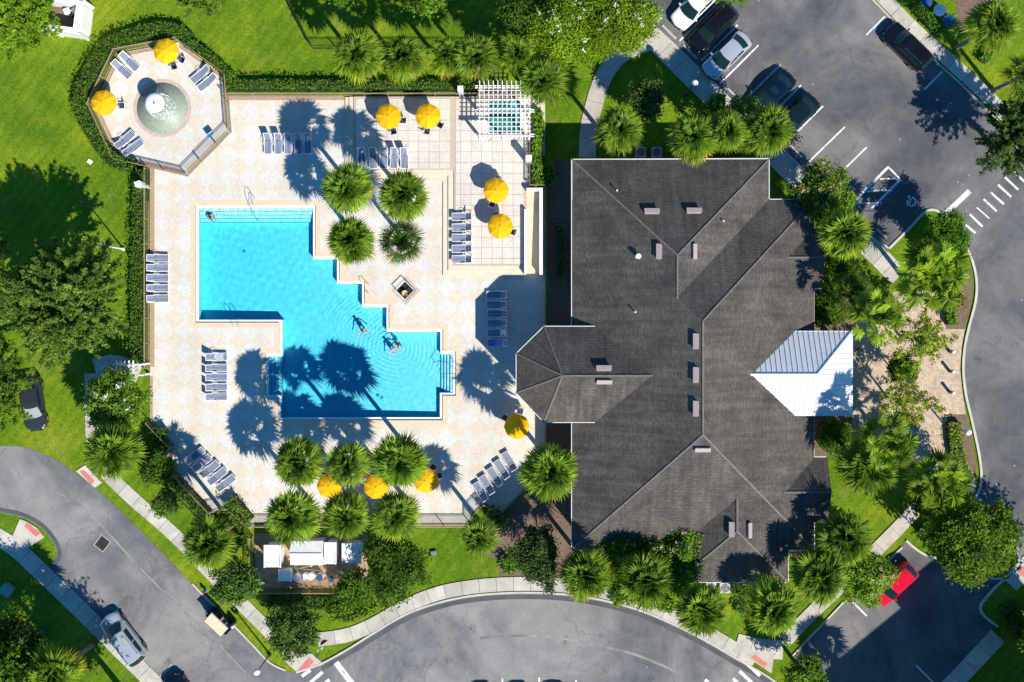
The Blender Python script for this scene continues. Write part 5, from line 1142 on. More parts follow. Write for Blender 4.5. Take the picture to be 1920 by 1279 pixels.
for px, py, r_, h, l, sd in ((1552, 580, 30, 2.6, 'round glossy bush above the canopy corner', 31), (1566, 818, 34, 2.6, 'round glossy bush below the canopy corner', 32), (1780, 472, 34, 3.0, 'leafy bush on the island beside the crossing tree', 33), (1580, 505, 30, 2.4, 'bright bush beside the right clubhouse wall', 34), (1690, 690, 26, 3.4, 'sprig of pale foliage between the two airy trees', 35), (1560, 1040, 40, 3.0, 'bush squeezed between the two lower right palms', 36), (1395, 1090, 30, 2.4, 'bush right of the air conditioners', 37), (1170, 1085, 40, 3.0, 'bush between the two lower left palms', 38), (1340, 215, 34, 3.4, 'bush behind the middle palm at the upper wall', 39), (660, 1105, 34, 2.6, 'bush at the lower right of the pump yard', 40), (300, 880, 30, 2.6, 'dark bush behind the lower left railing', 41), (1740, 940, 30, 2.4, 'bush beside the lower right sidewalk', 42)):
    tree(px, py, r_, h, l, sd, 80, 60, .13, (.03, .075, .008), (.09, .16, .014), name='bush', cat='bush', cl_r=.42, tr=.06, rough=.35)
# hedges and shrubs
def hedge(px, w0, w1, h, label, seed, c0=(.035, .085, .008), c1=(.085, .16, .012), dens=95, size=.12, name='hedge', jitter=.12, mat='tree_leaf', n=0, cat='hedge'):
    poly = PP(ribbon(px, w0, w1, n), h*.6); r = np.random.default_rng(seed); xs_ = [p[0] for p in poly]; ys_ = [p[1] for p in poly]
    A_ = abs(area2(poly))/2; k = int(A_*dens*1.9); pts = []
    while len(pts) < k:
        x, y = r.uniform(min(xs_), max(xs_)), r.uniform(min(ys_), max(ys_))
        if inside(poly, x, y): pts.append((x, y))
    pts = np.array(pts)
    lump = .5+.5*np.sin(pts[:, 0]*2.1+seed)*np.sin(pts[:, 1]*2.3+seed*2)
    z = np.where(r.random(k) < .72, h*(1-.18*lump-.22*r.random(k)**2), h*r.random(k)); p = np.stack([pts[:, 0], pts[:, 1], z], 1)+r.normal(size=(k, 3))*jitter*.7
    nr = unit(r.normal(size=(k, 3))+np.array((0, 0, 1.0))); a = unit(np.cross(nr, r.normal(size=(k, 3)))); b = np.cross(nr, a); s = size*r.uniform(.6, 1.35, k)[:, None]
    V = np.stack([p-a*s*.75, p+b*s*.5, p+a*s*.75, p-b*s*.5], 1).reshape(-1, 3); mixc = (.5+.5*np.sin(pts[:, 0]*3.3)*np.cos(pts[:, 1]*2.7))*.6+.4*r.random(k)
    c0, c1 = np.array(c0)*1.7, np.array(c1)*1.7
    c = (np.array(c0)[None]*(1-mixc)[:, None]+np.array(c1)[None]*mixc[:, None])*r.uniform(.7, 1.3, k)[:, None]
    cx, cy = np.mean(xs_), np.mean(ys_); V[:, 0] -= cx; V[:, 1] -= cy
    t = empty(name, (cx, cy, 0), label=label, cat=cat); link('foliage', kind='stuff', parent=t, me=leaf_mesh('foliage', V, None, np.repeat(c, 4, 0), mat, np.arange(k*4).reshape(-1, 4)))
    MB().prism([(x-cx, y-cy) for x, y in inset(poly, .12)] if len(poly) < 9 else [(x-cx, y-cy) for x, y in poly], 0, h*.62).obj('branches', MT['hedge_core'], t)
    return t
hedge(smooth([(250, 310), (212, 300), (182, 262), (160, 225), (150, 195), (158, 160), (180, 120), (205, 86), (240, 72), (290, 56), (330, 58), (352, 72)], 3), -13, 13, 1.5, 'rounded hedge wrapping the outer side of the splash pool deck', 1)
hedge(smooth([(350, 80), (380, 98), (408, 120), (424, 138), (440, 152)], 3), -10, 9, 1.3, 'short hedge at the upper right of the splash pool deck', 2)
hedge([(424, 160), (560, 161), (700, 160), (862, 160), (905, 162)], -9, 8, 1.4, 'long clipped hedge behind the upper railing', 3)
hedge([(262, 318), (259, 420), (257, 520), (256, 620), (256, 680)], -13, 11, 1.5, 'long clipped hedge along the left railing', 4)
hedge(smooth([(1004, 205), (1012, 240), (1006, 280), (1008, 320), (1010, 348)], 3), -9, 10, 1.4, 'leafy shrub border right of the spa pergola', 5, (.05, .12, .01), (.12, .22, .014), size=.15)
hedge([(1022, 290), (1032, 320), (1030, 345)], -10, 12, 1.0, 'low green shrubs between the terrace and the clubhouse', 6, (.04, .1, .01), (.1, .2, .014))
hedge([(1784, 548), (1784, 612)], -9, 9, 1.3, 'clipped upright hedge at the upper side of the entry court', 7, (.06, .13, .008), (.13, .21, .012))
hedge(smooth([(1790, 792), (1792, 830), (1800, 870), (1818, 905)], 3), -12, 12, 1.0, 'flowering planting strip below the entry court', 8, (.08, .15, .012), (.2, .23, .03))
hedge([(1535, 555), (1562, 575), (1568, 608)], -16, 20, 1.6, 'mixed shrubs above the entry canopy', 9, (.025, .06, .01), (.07, .13, .016), mat='glossy_leaf', size=.16)
hedge([(1556, 790), (1566, 820), (1560, 846)], -20, 22, 1.5, 'dark shrubs below the entry canopy', 10, (.02, .045, .008), (.09, .12, .02), mat='glossy_leaf', size=.16)
hedge([(1545, 500), (1552, 540), (1560, 560)], -10, 14, 1.3, 'leafy shrubs beside the right clubhouse wall', 11, (.04, .11, .01), (.1, .2, .014), size=.15)
hedge([(425, 940), (440, 960), (462, 985)], -20, 14, 1.6, 'bushy shrub at the lower left patio corner', 12, (.05, .09, .012), (.12, .17, .02))
hedge([(915, 955), (930, 970), (945, 985)], -14, 14, 1.6, 'bushy shrub at the lower right patio corner', 13, (.04, .09, .012), (.1, .17, .02))
hedge([(262, 850), (300, 880), (345, 925), (400, 985)], -14, 9, 1.0, 'dark shrubs behind the lower left sidewalk', 14, (.02, .055, .008), (.06, .12, .012))
hedge([(296, 800), (300, 830), (292, 850)], -14, 12, 1.3, 'shaded shrub in the notch of the lower left railing', 15, (.02, .05, .008), (.05, .1, .012))
hedge([(430, 1010), (460, 1015)], -10, 12, .9, 'low bright shrub at the corner of the pump yard', 16, (.07, .15, .01), (.15, .22, .014))
hedge([(500, 1122), (560, 1128), (620, 1130), (690, 1122)], -12, 16, 1.1, 'dark shrubs below the pump yard fence', 17, (.02, .06, .008), (.07, .15, .012))
hedge(smooth([(620, 1145), (660, 1150), (700, 1130)], 3), -14, 14, 1.2, 'bright shrubs along the bottom of the pump yard', 18, (.05, .11, .01), (.16, .24, .014), size=.15)
hedge([(940, 1060), (962, 1058), (975, 1052)], -14, 16, 1.1, 'leafy shrub on the mulch beside the yellow palm', 19, (.05, .12, .012), (.12, .21, .014))
hedge([(1715, 10), (1740, 38), (1768, 62)], -10, 10, 1.0, 'clipped hedge beside the upper right sidewalk', 20, (.025, .08, .008), (.08, .16, .012))
hedge([(1050, 420), (1056, 460), (1052, 520)], -4, 10, .7, 'small green plants in the shade strip by the clubhouse', 21, (.03, .08, .008), (.08, .17, .012), dens=40)
hedge([(1120, 1058), (1200, 1062), (1290, 1088)], -20, 22, 1.4, 'green shrubs crowding the lower clubhouse wall', 28, (.03, .075, .008), (.1, .18, .014), size=.15)
hedge([(1500, 1060), (1570, 1045), (1600, 1040)], -18, 18, 1.2, 'undergrowth between the palms right of the lower wing', 29, (.04, .09, .01), (.11, .18, .014), size=.15)
hedge([(1270, 270), (1340, 275), (1420, 280)], -12, 10, 1.3, 'shrubs between palms and upper clubhouse wall', 31, (.03, .075, .008), (.09, .16, .014), size=.15)
hedge([(1150, 1130), (1180, 1122), (1215, 1130), (1262, 1142)], -14, 8, 1.0, 'bright ground shrubs between the lower palms', 22, (.06, .14, .01), (.15, .24, .014), size=.15)
hedge([(1380, 1135), (1400, 1140)], -12, 14, .8, 'low shrubs below the air conditioners', 23, (.04, .1, .01), (.1, .18, .014))
hedge([(1730, 985), (1750, 1005), (1765, 1030)], -10, 18, 1.1, 'bushy undergrowth beside the big island tree', 24, (.04, .09, .01), (.1, .17, .014))
hedge([(1800, 575), (1806, 552)], -7, 7, .7, 'small red-tinged shrub near the road kerb', 25, (.1, .1, .02), (.2, .18, .03))
hedge([(1845, 118), (1858, 90)], -9, 9, 1.0, 'narrow bright shrub in the upper right corner', 26, (.06, .14, .01), (.14, .22, .014))
hedge([(1890, 1130), (1905, 1165), (1930, 1200)], -16, 18, 1.0, 'shaded shrubs on the lower right lawn', 27, (.02, .05, .008), (.06, .11, .012))
# ================================================================ LOUNGERS
def make_lounger(back=50):
    root = empty('sun_lounger'); w = .31; zs = .36; yb = .12                 # local +y = head end
    ca, sa = math.cos(R(back)), math.sin(R(back)); L = .82; yt, zt = yb+L*ca, zs+L*sa
    for s in (-1, 1):
        MB().tube([(s*w, -1.0, zs-.02), (s*w, -.6, zs), (s*w, yb, zs), (s*w, .75, zs-.02)], .028, 6).obj('side_rail', MT['white_metal'], root)
        MB().tube([(s*(w-.03), yb, zs+.02), (s*(w-.03), yt, zt)], .026, 6).obj('back_rail', MT['white_metal'], root)
        for y, dy in ((-.85, -.05), (.6, .06)): MB().tube([(s*w, y, zs), (s*(w+.01), y+dy, 0)], .024, 6).obj('leg', MT['white_metal'], root)
        MB().tube([(s*(w+.03), -.22, zs), (s*(w+.05), -.12, zs+.2), (s*(w+.05), .16, zs+.22), (s*(w+.03), .28, zs)], .018, 5).obj('armrest', MT['white_metal'], root)
    MB().tube([(-w, -1.0, zs-.02), (w, -1.0, zs-.02)], .028, 6).obj('foot_rail', MT['white_metal'], root)
    MB().tube([(-w+.03, yt, zt), (w-.03, yt, zt)], .026, 6).obj('head_rail', MT['white_metal'], root)
    sl = MB()
    for k in range(7):
        y0 = -.97+k*(yb+.95)/7; y1 = -.97+(k+1)*(yb+.95)/7; sg = lambda y: zs+.012-.025*math.sin(math.pi*(y+.97)/(yb+.97))
        sl.add([(-w+.03, y0, sg(y0)), (w-.03, y0, sg(y0)), (w-.03, y1, sg(y1)), (-w+.03, y1, sg(y1))], [(0, 1, 2, 3)])
    sl.obj('seat_sling', MT['sling_stripes'], root)
    MB().add([(-w+.055, yb+.02, zs+.03), (w-.055, yb+.02, zs+.03), (w-.055, yt, zt), (-w+.055, yt, zt)], [(0, 1, 2, 3)]).obj('back_sling', MT['sling_stripes'], root)
    MB().bar((-.16, -.97, zs-.005), (.16, -.97, zs-.005), .03, .02).obj('wheel_axle', MT['dark_metal'], root)
    return root
LP = make_lounger(50); LF = make_lounger(30)
ORD = ['first', 'second', 'third', 'fourth', 'fifth', 'sixth']
def row(pts, head, z, desc, group, proto=None, jit=.05):
    out = []
    for i, (px, py) in enumerate(pts):
        o = copy_tree(proto or LP); x, y = P(px, py, z+.45); hx, hy = head; a = math.atan2(-hy, hx)-math.pi/2
        o.location = (x, y, z); o.rotation_euler = (0, 0, a+random.uniform(-jit, jit)); tag(o, desc % ORD[i], 'lounger', group); out.append(o)
    return out
row([(502, 266), (521.5, 266), (540, 266), (559, 266), (577, 266)], (0, -1), ZD, 'blue striped lounger, %s from left in the row above the pool', 'loungers above the pool')
row([(678, 293), (699, 293), (719, 293), (739, 293), (757.5, 293)], (0, -1), ZT, 'blue striped lounger, %s from left in the terrace row below the umbrellas', 'loungers on the upper terrace')
row([(293, 484), (293, 502), (293, 521), (293, 540), (293, 560)], (-1, 0), ZD, 'blue striped lounger, %s from top in the row at the left railing', 'loungers at the left railing', jit=.03)
rowD = row([(403, 669), (403, 690), (403, 707), (403, 726), (403, 744)], (-1, 0), ZD, 'blue striped lounger, %s from top in the row left of the pool notch', 'loungers left of the pool notch', jit=.03)
row([(870, 406), (870, 426), (870, 446), (870, 466), (870, 486)], (1, 0), ZT, 'blue striped lounger, %s from top in the row along the terrace steps', 'loungers along the terrace steps', jit=.03)
rowF = row([(935, 553), (935, 571), (936, 588), (936, 606), (936, 624), (936, 643)], (1, 0), ZD, 'blue striped lounger, %s from top in the roof shade by the bay', 'loungers in the roof shade', jit=.03)
row([(363, 857), (376, 870), (391, 882), (405, 895), (421, 908)], (-90, 70), ZD, 'blue striped lounger, %s from left in the slanted row at the lower left patio', 'loungers at the lower left patio', jit=.03)
row([(957, 868), (943, 883), (930, 897), (915, 912), (903, 925)], (70, 110), ZD, 'blue striped lounger, %s from right in the slanted row at the lower right patio', 'loungers at the lower right patio', jit=.03)
row([(241, 114), (227, 129)], (-40, -40), Z2, 'nearly flat striped lounger, %s of two left on the splash pool deck', 'loungers round the splash pool', LF)
row([(377, 138), (390, 153)], (110, -90), Z2, 'striped lounger, %s of two at the right railing of the splash pool deck', 'loungers round the splash pool', LF)
row([(233, 263), (248, 278)], (-130, 110), Z2, 'striped lounger, %s of two at the lower railing of the splash pool deck', 'loungers round the splash pool', LF)
proto_hide(LP); proto_hide(LF)
def towel(on, y0, y1, mat, label, w=.3, z=.385, wob=0.0):
    mb = MB(); n = 8
    for k in range(n):
        a, b = y0+(y1-y0)*k/n, y0+(y1-y0)*(k+1)/n; h = lambda y: z+(max(0, y-.12)*1.15 if y > .12 else 0)+.01*math.sin(y*9)
        mb.add([(-w, a, h(a)), (w+wob*math.sin(k), a, h(a)), (w+wob*math.sin(k+1), b, h(b)), (-w, b, h(b))], [(0, 1, 2, 3)])
    for s in (-w, w): mb.add([(s, y0, z), (s, y1, z+(max(0, y1-.12)*1.15)), (s*1.06, y1, z-.15+(max(0, y1-.12)*1.15)), (s*1.06, y0, z-.16)], [(0, 1, 2, 3)])
    o = mb.obj('beach_towel', MT[mat], loc=tuple(on.location), label=label, cat='towel'); o.rotation_euler = on.rotation_euler
towel(rowD[0], -.7, .1, 'zigzag_towel', 'black and white zigzag towel on the top lounger left of the pool notch'); towel(rowF[5], -.55, .45, 'rainbow_towel', 'blue and rainbow striped towel on the lowest shaded lounger')
towel(rowF[4], .05, .55, 'pale_towel', 'crumpled pale towel on the second lowest shaded lounger', .2, .4, .08)
# ================================================================ UMBRELLA SETS
def make_umbrella():
    root = empty('patio_umbrella'); MB().lathe([(.03, 0), (.028, 2.5), (.01, 2.52)], 10).obj('pole', MT['white_metal'], root, True); MB().lathe([(.28, 0), (.28, .06), (.06, .09), (.05, .3)], 16).obj('base', MT['grey_plastic'], root)
    rr = 1.06; cn = empty('canopy'); cn.parent = root
    bpy.data.objects.remove(cn); cn = MB().lathe([(.05, 2.5), (.05, 2.56), (.02, 2.6), (.01, 2.62)], 8).obj('canopy', MT['umbrella_cloth'], root)
    for k in range(8):
        a0, a1 = 2*math.pi*k/8, 2*math.pi*(k+1)/8; am = (a0+a1)/2; mb = MB(); rows = [(.05, 2.52), (.4, 2.44), (.75, 2.29), (1.0, 2.1)]; V = []
        for t, z in rows:
            for a, q in ((a0, 1), (am, .955), (a1, 1)):
                r_ = rr*t*(q if a == am else 1)*(1/math.cos(0) if a != am else .98); V.append((r_*math.cos(a), r_*math.sin(a), z-(.035*t if a == am else 0)))
        for a, q in ((a0, 1), (am, .95), (a1, 1)): V.append((rr*1.01*q*math.cos(a), rr*1.01*q*math.sin(a), 1.98-(.0 if a != am else .02)))
        F = [(i*3+j, i*3+j+3, i*3+j+4, i*3+j+1) for i in range(4) for j in range(2)]; mb.add(V, F); mb.obj('canopy_panel', MT['umbrella_cloth'], cn)
        MB().bar((.06*math.cos(a0), .06*math.sin(a0), 2.46), (rr*.99*math.cos(a0), rr*.99*math.sin(a0), 2.06), .015).obj('rib', MT['white_metal'], root)
    return root
def make_table():
    root = empty('patio_table'); MB().lathe([(.5, .7), (.53, .715), (.53, .74), (.05, .745)], 24).obj('table_top', MT['table_top'], root)
    for k in range(4): a = k*math.pi/2+.4; MB().tube([(.3*math.cos(a), .3*math.sin(a), .7), (.42*math.cos(a), .42*math.sin(a), 0)], .018, 6).obj('leg', MT['white_metal'], root)
    return root
def make_chair():
    root = empty('patio_chair'); zs = .42
    MB().add([(-.23, -.22, zs), (.23, -.22, zs), (.23, .2, zs-.03), (-.23, .2, zs-.03), (-.23, -.22, zs+.02), (.23, -.22, zs+.02), (.23, .2, zs-.01), (-.23, .2, zs-.01)], [(3, 2, 1, 0), (4, 5, 6, 7), (0, 1, 5, 4), (1, 2, 6, 5), (2, 3, 7, 6), (3, 0, 4, 7)]).obj('seat', MT['navy_cushion'], root)
    MB().add([(-.23, .21, zs), (.23, .21, zs), (.23, .36, zs+.5), (-.23, .36, zs+.5), (-.23, .23, zs), (.23, .23, zs), (.23, .38, zs+.5), (-.23, .38, zs+.5)], [(0, 1, 2, 3), (7, 6, 5, 4), (0, 4, 5, 1), (1, 5, 6, 2), (2, 6, 7, 3), (3, 7, 4, 0)]).obj('backrest', MT['sling_stripes'], root)
    for s in (-1, 1):
        MB().tube([(s*.26, -.26, 0), (s*.26, -.22, .64), (s*.26, .25, .66)], .018, 6).obj('arm', MT['white_metal'], root); MB().tube([(s*.25, .36, 0), (s*.24, .2, zs), (s*.24, .38, zs+.54)], .018, 6).obj('rear_leg', MT['white_metal'], root)
    MB().tube([(-.24, .38, zs+.54), (.24, .38, zs+.54)], .018, 6).obj('top_rail', MT['white_metal'], root)
    return root
UM, TB, CH = make_umbrella(), make_table(), make_chair()
sets = [(310, 95, Z2, 'at the top of the splash pool deck', (-25, -75)), (193, 192, Z2, 'at the left of the splash pool deck', (0,)), (728, 218, ZT, 'left on the upper terrace', (-5, -75, 170)), (802, 217, ZT, 'right on the upper terrace', (-30, -100, 100)), (930, 357, ZT, 'upper one beside the access ramp', (80, 250)), (938, 424, ZT, 'lower one beside the access ramp', (110, -20)), (969, 800, ZD, 'near the clubhouse bay', (75, 150)), (617, 911, ZD, 'between the left palms below the pool', (130, 290)), (705, 913, ZD, 'between the right palms below the pool', (130, 240)), (798, 901, ZD, 'at the right of the palms below the pool', (60, 10))]
for i, (px, py, z, d, cs) in enumerate(sets):
    x, y = P(px, py, z+2.2); o = copy_tree(UM); o.location = (x, y, z); o.rotation_euler = (0, 0, random.uniform(0, .78)); tag(o, 'yellow octagonal umbrella '+d, 'umbrella', 'yellow umbrellas')
    o = copy_tree(TB); o.location = (x, y, z); tag(o, 'round table under the yellow umbrella '+d, 'table', 'tables under the umbrellas')
    for j, a in enumerate(cs):
        o = copy_tree(CH); r_ = 1.0 if i != 6 else 1.15; o.location = (x+r_*math.cos(R(a)), y+r_*math.sin(R(a)), z); o.rotation_euler = (0, 0, R(a)-math.pi/2); tag(o, '%s at the table %s' % (('first white chair', 'second white chair', 'third white chair')[j] if len(cs) > 1 else 'single white chair', d), 'chair', 'chairs at the umbrella tables')
for o in (UM, TB, CH): proto_hide(o)
tg = MB().box(-.3, .3, -.2, .2, 0, .04).obj('pool_float_box', MT['navy_cushion']); bpy.data.objects.remove(tg)
t = empty('rule_board', (*P(394, 252, .9), 0), R(38), label='blue notice board hung on the splash pool railing', cat='sign'); MB().box(-.3, .3, -.02, .02, .55, 1.15).obj('panel', MT['cloth_teal'], t); MB().box(-.32, .32, -.03, -.021, .53, .56).obj('frame', MT['dark_metal'], t)

# ================================================================ VEHICLES
def car(kind, paint, px, py, nose, label, cat='car', group=None, extra=None, h=.8):
    L, W, H = {'sedan': (4.75, 1.82, 1.43), 'wagon': (4.75, 1.88, 1.68), 'van': (4.9, 1.9, 1.7), 'hatch': (4.3, 1.78, 1.48)}[kind]
    prof = {'sedan': [(-1, .72), (-.97, .88), (-.9, .98), (-.62, 1.0), (-.3, .95), (.3, .96), (.5, .93), (.82, .8), (.95, .7), (1, .55)]}
    pr = prof.get(kind, [(-1, .75), (-.97, .98), (-.9, 1.02), (-.3, 1.0), (.3, 1.02), (.52, 1.0), (.84, .9), (.95, .78), (1, .6)])
    x_, y_ = P(px, py, h); t = empty('parked_car' if not cat == 'golf cart' else 'golf_cart', (x_, y_, .02), math.atan2(-nose[1], nose[0]), label=label, cat=cat, group=group)
    ns = 34; ts = [-1+2*i/ns for i in range(ns+1)]; ts = [math.copysign(abs(q)**.8, q) for q in ts]
    mb = MB(); ring = 13
    for q in ts:
        a = abs(q); w = W/2*(1-.10*a**5-.20*max(0, (a-.86)/.14)**2.2); zt = float(np.interp(q, [p[0] for p in pr], [p[1] for p in pr]))
        x = q*L/2; hs = [(0, zt+.035), (.5, zt+.025), (.83, zt-.005), (.95, zt-.07), (1, zt-.22), (1.0, .5), (.96, .24)]
        full = [(-b*w, z) for b, z in hs[::-1]]+[(b*w, z) for b, z in hs[1:]]
        bow = (.14*L/4.7)*(max(0, (a-.8)/.2)**2)
        mb.v += [(x-math.copysign(bow*(abs(y)/w)**2*1.6 if w else 0, q), y, z) for y, z in full]
    for i in range(ns):
        for j in range(ring-1): a = i*ring+j; mb.f.append((a, a+ring, a+ring+1, a+1)); mb.m.append(0)
    mb.f += [tuple(range(ring)), tuple(ns*ring+j for j in range(ring))[::-1]]; mb.m += [0, 0]
    body = mb.obj('body', MT[paint], t, True)
    g = {'sedan': (.235, .055, -.235, -.385), 'wagon': (.24, .10, -.395, -.47), 'van': (.27, .12, -.40, -.475), 'hatch': (.24, .08, -.33, -.45)}[kind]
    xa, xb, xc, xd = [q*L for q in g]; zb = float(np.interp(.1, [p[0] for p in pr], [p[1] for p in pr]))-.01; zr = H; wb, wr = W/2*.93, W/2*.72
    cols = [-1, -.8, -.45, 0, .45, .8, 1]
    def rowpts(xc0, w, z, bow, crown): return [(xc0+bow*(1-v*v), v*w, z-crown*v*v) for v in cols]
    A = rowpts(xa, wb, zb, .18, 0); B = rowpts(xb, wr, zr-.035, .1, .035); B2 = rowpts(xb-.3, wr*1.01, zr, .05, .035); C2 = rowpts(xc+.3, wr*1.0, zr-.01, -.03, .035); Cc = rowpts(xc, wr*.98, zr-.06, -.08, .035); D = rowpts(xd, wb*.94, zb+.0, -.14, 0)
    rows = [A, B, B2, C2, Cc, D]; mb = MB(); n = 7
    for r_ in rows: mb.v += r_
    for i in range(5):
        for j in range(n-1): a = i*n+j; mb.f.append((a, a+1, a+n+1, a+n)); mb.m.append(0)
    side = lambda j: [r_[j] for r_ in rows]
    for j in (0, n-1):
        idx = [i*n+j for i in range(6)]; mb.f.append(tuple(idx) if j == 0 else tuple(idx[::-1])); mb.m.append(0)
    cab = mb.obj('cabin', MT[paint], t, False)
    lerp = lambda p, q, f: tuple(p[i]+(q[i]-p[i])*f for i in range(3)); up = lambda p, d: (p[0]+d[0], p[1]+d[1], p[2]+d[2])
    def glass(name, R1, R2, f0, f1, off, m0=.93):
        g_ = MB(); o1 = [lerp(a, b, f0) for a, b in zip(R1, R2)]; o2 = [lerp(a, b, f1) for a, b in zip(R1, R2)]
        sc = lambda r_: [up((p[0], p[1]*m0, p[2]), off) for p in r_]; o1, o2 = sc(o1), sc(o2); g_.v = o1+o2
        for j in range(n-1): g_.f.append((j, j+1, j+n+1, j+n)); g_.m.append(0)
        return g_.obj(name, MT['car_glass'], t, True)
    ws = glass('windshield', A, B, .06, .96, (.012, 0, .012)); glass('rear_window', D, Cc, .12, .94, (-.012, 0, .012))
    if extra == 'shade': ws.data.materials[0] = MT['windscreen_reflection']  # shade option: windshield gets a palm reflection painted as stripes
    if kind == 'sedan':
        zz = MB().prism([(xb-.75, -.34), (xb-.28, -.36), (xb-.28, .36), (xb-.75, .34)], None, zr+.012).obj('sunroof', MT['car_glass'], t) if extra == 'roof' else None
    for s in (-1, 1):
        j = 0 if s < 0 else n-1; b0, b1, b2, b3 = A[j], B[j], Cc[j], D[j]
        low = lambda f: lerp(b0, b3, f); high = lambda f: lerp(b1, b2, f)
        for (f0, f1, u0, u1) in ((.20, .5, .04, .47), (.53, .80, .52, .95)):
            q = [lerp(low(f0), high(u0), .10), lerp(low(f1), high(u1), .10), lerp(low(f1), high(u1), .88), lerp(low(f0), high(u0), .88)]
            q = [(p[0], p[1]+s*.012, p[2]+.004) for p in q]; MB().add(q, [(0, 1, 2, 3)]).obj('side_window', MT['car_glass'], t)
        mx, my = xa-.18, s*(W/2+.06); MB().add([(mx-.09, my-.1*s, zb+.0), (mx+.07, my-.1*s, zb), (mx+.05, my+.09*s, zb+.02), (mx-.07, my+.09*s, zb+.02), (mx-.09, my-.1*s, zb+.14), (mx+.05, my-.1*s, zb+.14), (mx+.02, my+.08*s, zb+.13), (mx-.07, my+.08*s, zb+.13)], [(0, 1, 2, 3), (4, 5, 6, 7), (0, 1, 5, 4), (1, 2, 6, 5), (2, 3, 7, 6), (3, 0, 4, 7)]).obj('mirror', MT[paint], t)
        MB().add([(L*.475, s*W*.30, .62), (L*.43, s*W*.44, .64), (L*.405, s*W*.45, .80), (L*.455, s*W*.30, .76)], [(0, 1, 2, 3)]).obj('headlight', MT['headlamp'], t); t.children[-1].location = (.03, s*.015, .04)
        MB().box(-L*.485, -L*.47, s*W*.33-.13, s*W*.33+.13, .74, .86).obj('taillight', MT['tail_lamp'], t)
        for xw in (L*.31, -L*.29):
            wh = MB().lathe([(.2, -.1), (.33, -.1), (.34, -.05), (.34, .05), (.33, .1), (.2, .1)], 20).obj('wheel', MT['tyre'], t, loc=(xw, s*(W/2-.06), .34)); wh.rotation_euler = (R(90), 0, 0)
            MB().lathe([(.21, -.105), (.2, -.11), (.06, -.09), (.05, -.115)], 10).obj('rim', MT['rim'], wh); MB().lathe([(.21, .095), (.2, .105), (.06, .09), (.05, .115)], 10).obj('rim', MT['rim'], wh)
        if kind in ('wagon', 'van'): MB().tube([(xb-.35, s*wr*.86, zr-.005), (xb-.45, s*wr*.86, zr+.05), (xc+.25, s*wr*.86, zr+.04), (xc+.15, s*wr*.86, zr-.02)], .018, 5).obj('roof_rail', MT['steel'], t)
        MB().bar((xa-1.0, s*(W/2+.008), zb-.2), (xa-.84, s*(W/2+.008), zb-.2), .02, .03).obj('door_handle', MT[paint], t)
    MB().box(L*.478, L*.497, -W*.28, W*.28, .42, .6).obj('grille', MT['grille'], t)
    return t
n = NT('windscreen_reflection'); v = n.pos('obj'); wv = n.n('ShaderNodeTexWave'); n.l(v, wv.inputs[0]); wv.inputs['Scale'].default_value = 4.5; wv.inputs['Distortion'].default_value = 2.5; wv.inputs['Detail Scale'].default_value = 1.2; wv.bands_direction = 'Y'
n.col(n.ramp(wv.outputs['Fac'], [(.45, (.02, .04, .05)), (.55, (.5, .55, .56))])); n.set(Roughness=.15)  # wavy light and dark bands in the colour imitate a reflection on the glass
D1 = (-72, 70)
car('sedan', 'paint_white', 1304, 10, D1, 'white sedan cut by the upper edge, first in the row of parked cars'); car('wagon', 'paint_black', 1337, 52, D1, 'black wagon parked between the white and the silver sedan'); car('sedan', 'paint_silver', 1363, 103, D1, 'silver sedan parked next to the globe lamp'); car('sedan', 'paint_navy', 1446, 176, D1, 'navy blue sedan with its nose under the palms', extra='roof'); car('sedan', 'paint_green', 1491, 220, D1, 'dark green sedan half hidden by the palm, last in the row')
car('wagon', 'paint_black', 1702, 87, (-72, -70), 'black wagon with roof rails parked alone along the right sidewalk'); car('sedan', 'paint_slate', 60, 756, (14, 98), 'dark grey sedan under the tree on the left lawn', extra='shade'); car('van', 'paint_silver', 231, 1198, (-56, -74), 'silver minivan parked along the lower left street'); car('sedan', 'paint_navy', 347, 1311, (-56, -74), 'dark sedan cut by the bottom edge behind the silver minivan')  # the slate sedan's shade option is a painted windshield reflection
car('hatch', 'paint_red', 1678, 1095, (-75, 68), 'bright red hatchback half under the flowering myrtle')
for i, x in enumerate((908, 977, 1046)): car(('sedan', 'sedan', 'wagon')[i], ('paint_slate', 'paint_navy', 'paint_black')[i], x, 1342, (0, -1), ('dark grey sedan', 'navy sedan', 'black wagon')[i]+' just below the bottom edge, casting its shadow on the road')
# golf cart
gc = empty('golf_cart', (*P(405, 1171, 1.85), .02), math.atan2(66, -70), label='golf cart with a beige roof parked at the lower left kerb', cat='golf cart')
MB().add([(-.95, -.48, 1.82), (.95, -.48, 1.82), (.95, .48, 1.82), (-.95, .48, 1.82), (-.9, -.43, 1.9), (.9, -.43, 1.9), (.9, .43, 1.9), (-.9, .43, 1.9)], [(3, 2, 1, 0), (4, 5, 6, 7), (0, 1, 5, 4), (1, 2, 6, 5), (2, 3, 7, 6), (3, 0, 4, 7)]).obj('roof', MT['beige_roof_sheet'], gc)
for y in (-.22, .0, .22): MB().box(-.88, .88, y-.015, y+.015, 1.9, 1.915).obj('roof_rib', MT['beige_roof_sheet'], gc)
for x, y in ((.85, -.42), (.85, .42), (-.7, -.42), (-.7, .42)): MB().tube([(x+.15 if x > 0 else x, y, .6), (x, y, 1.83)], .018, 6).obj('roof_post', MT['dark_metal'], gc)
MB().add([(1.25, -.42, .3), (1.25, .42, .3), (1.15, .45, .75), (1.15, -.45, .75), (.85, -.5, .85), (.85, .5, .85), (.8, .5, .3), (.8, -.5, .3)], [(0, 1, 2, 3), (3, 2, 5, 4), (4, 5, 6, 7), (1, 6, 5, 2), (0, 3, 4, 7)]).obj('cowl', MT['paint_navy'], gc)
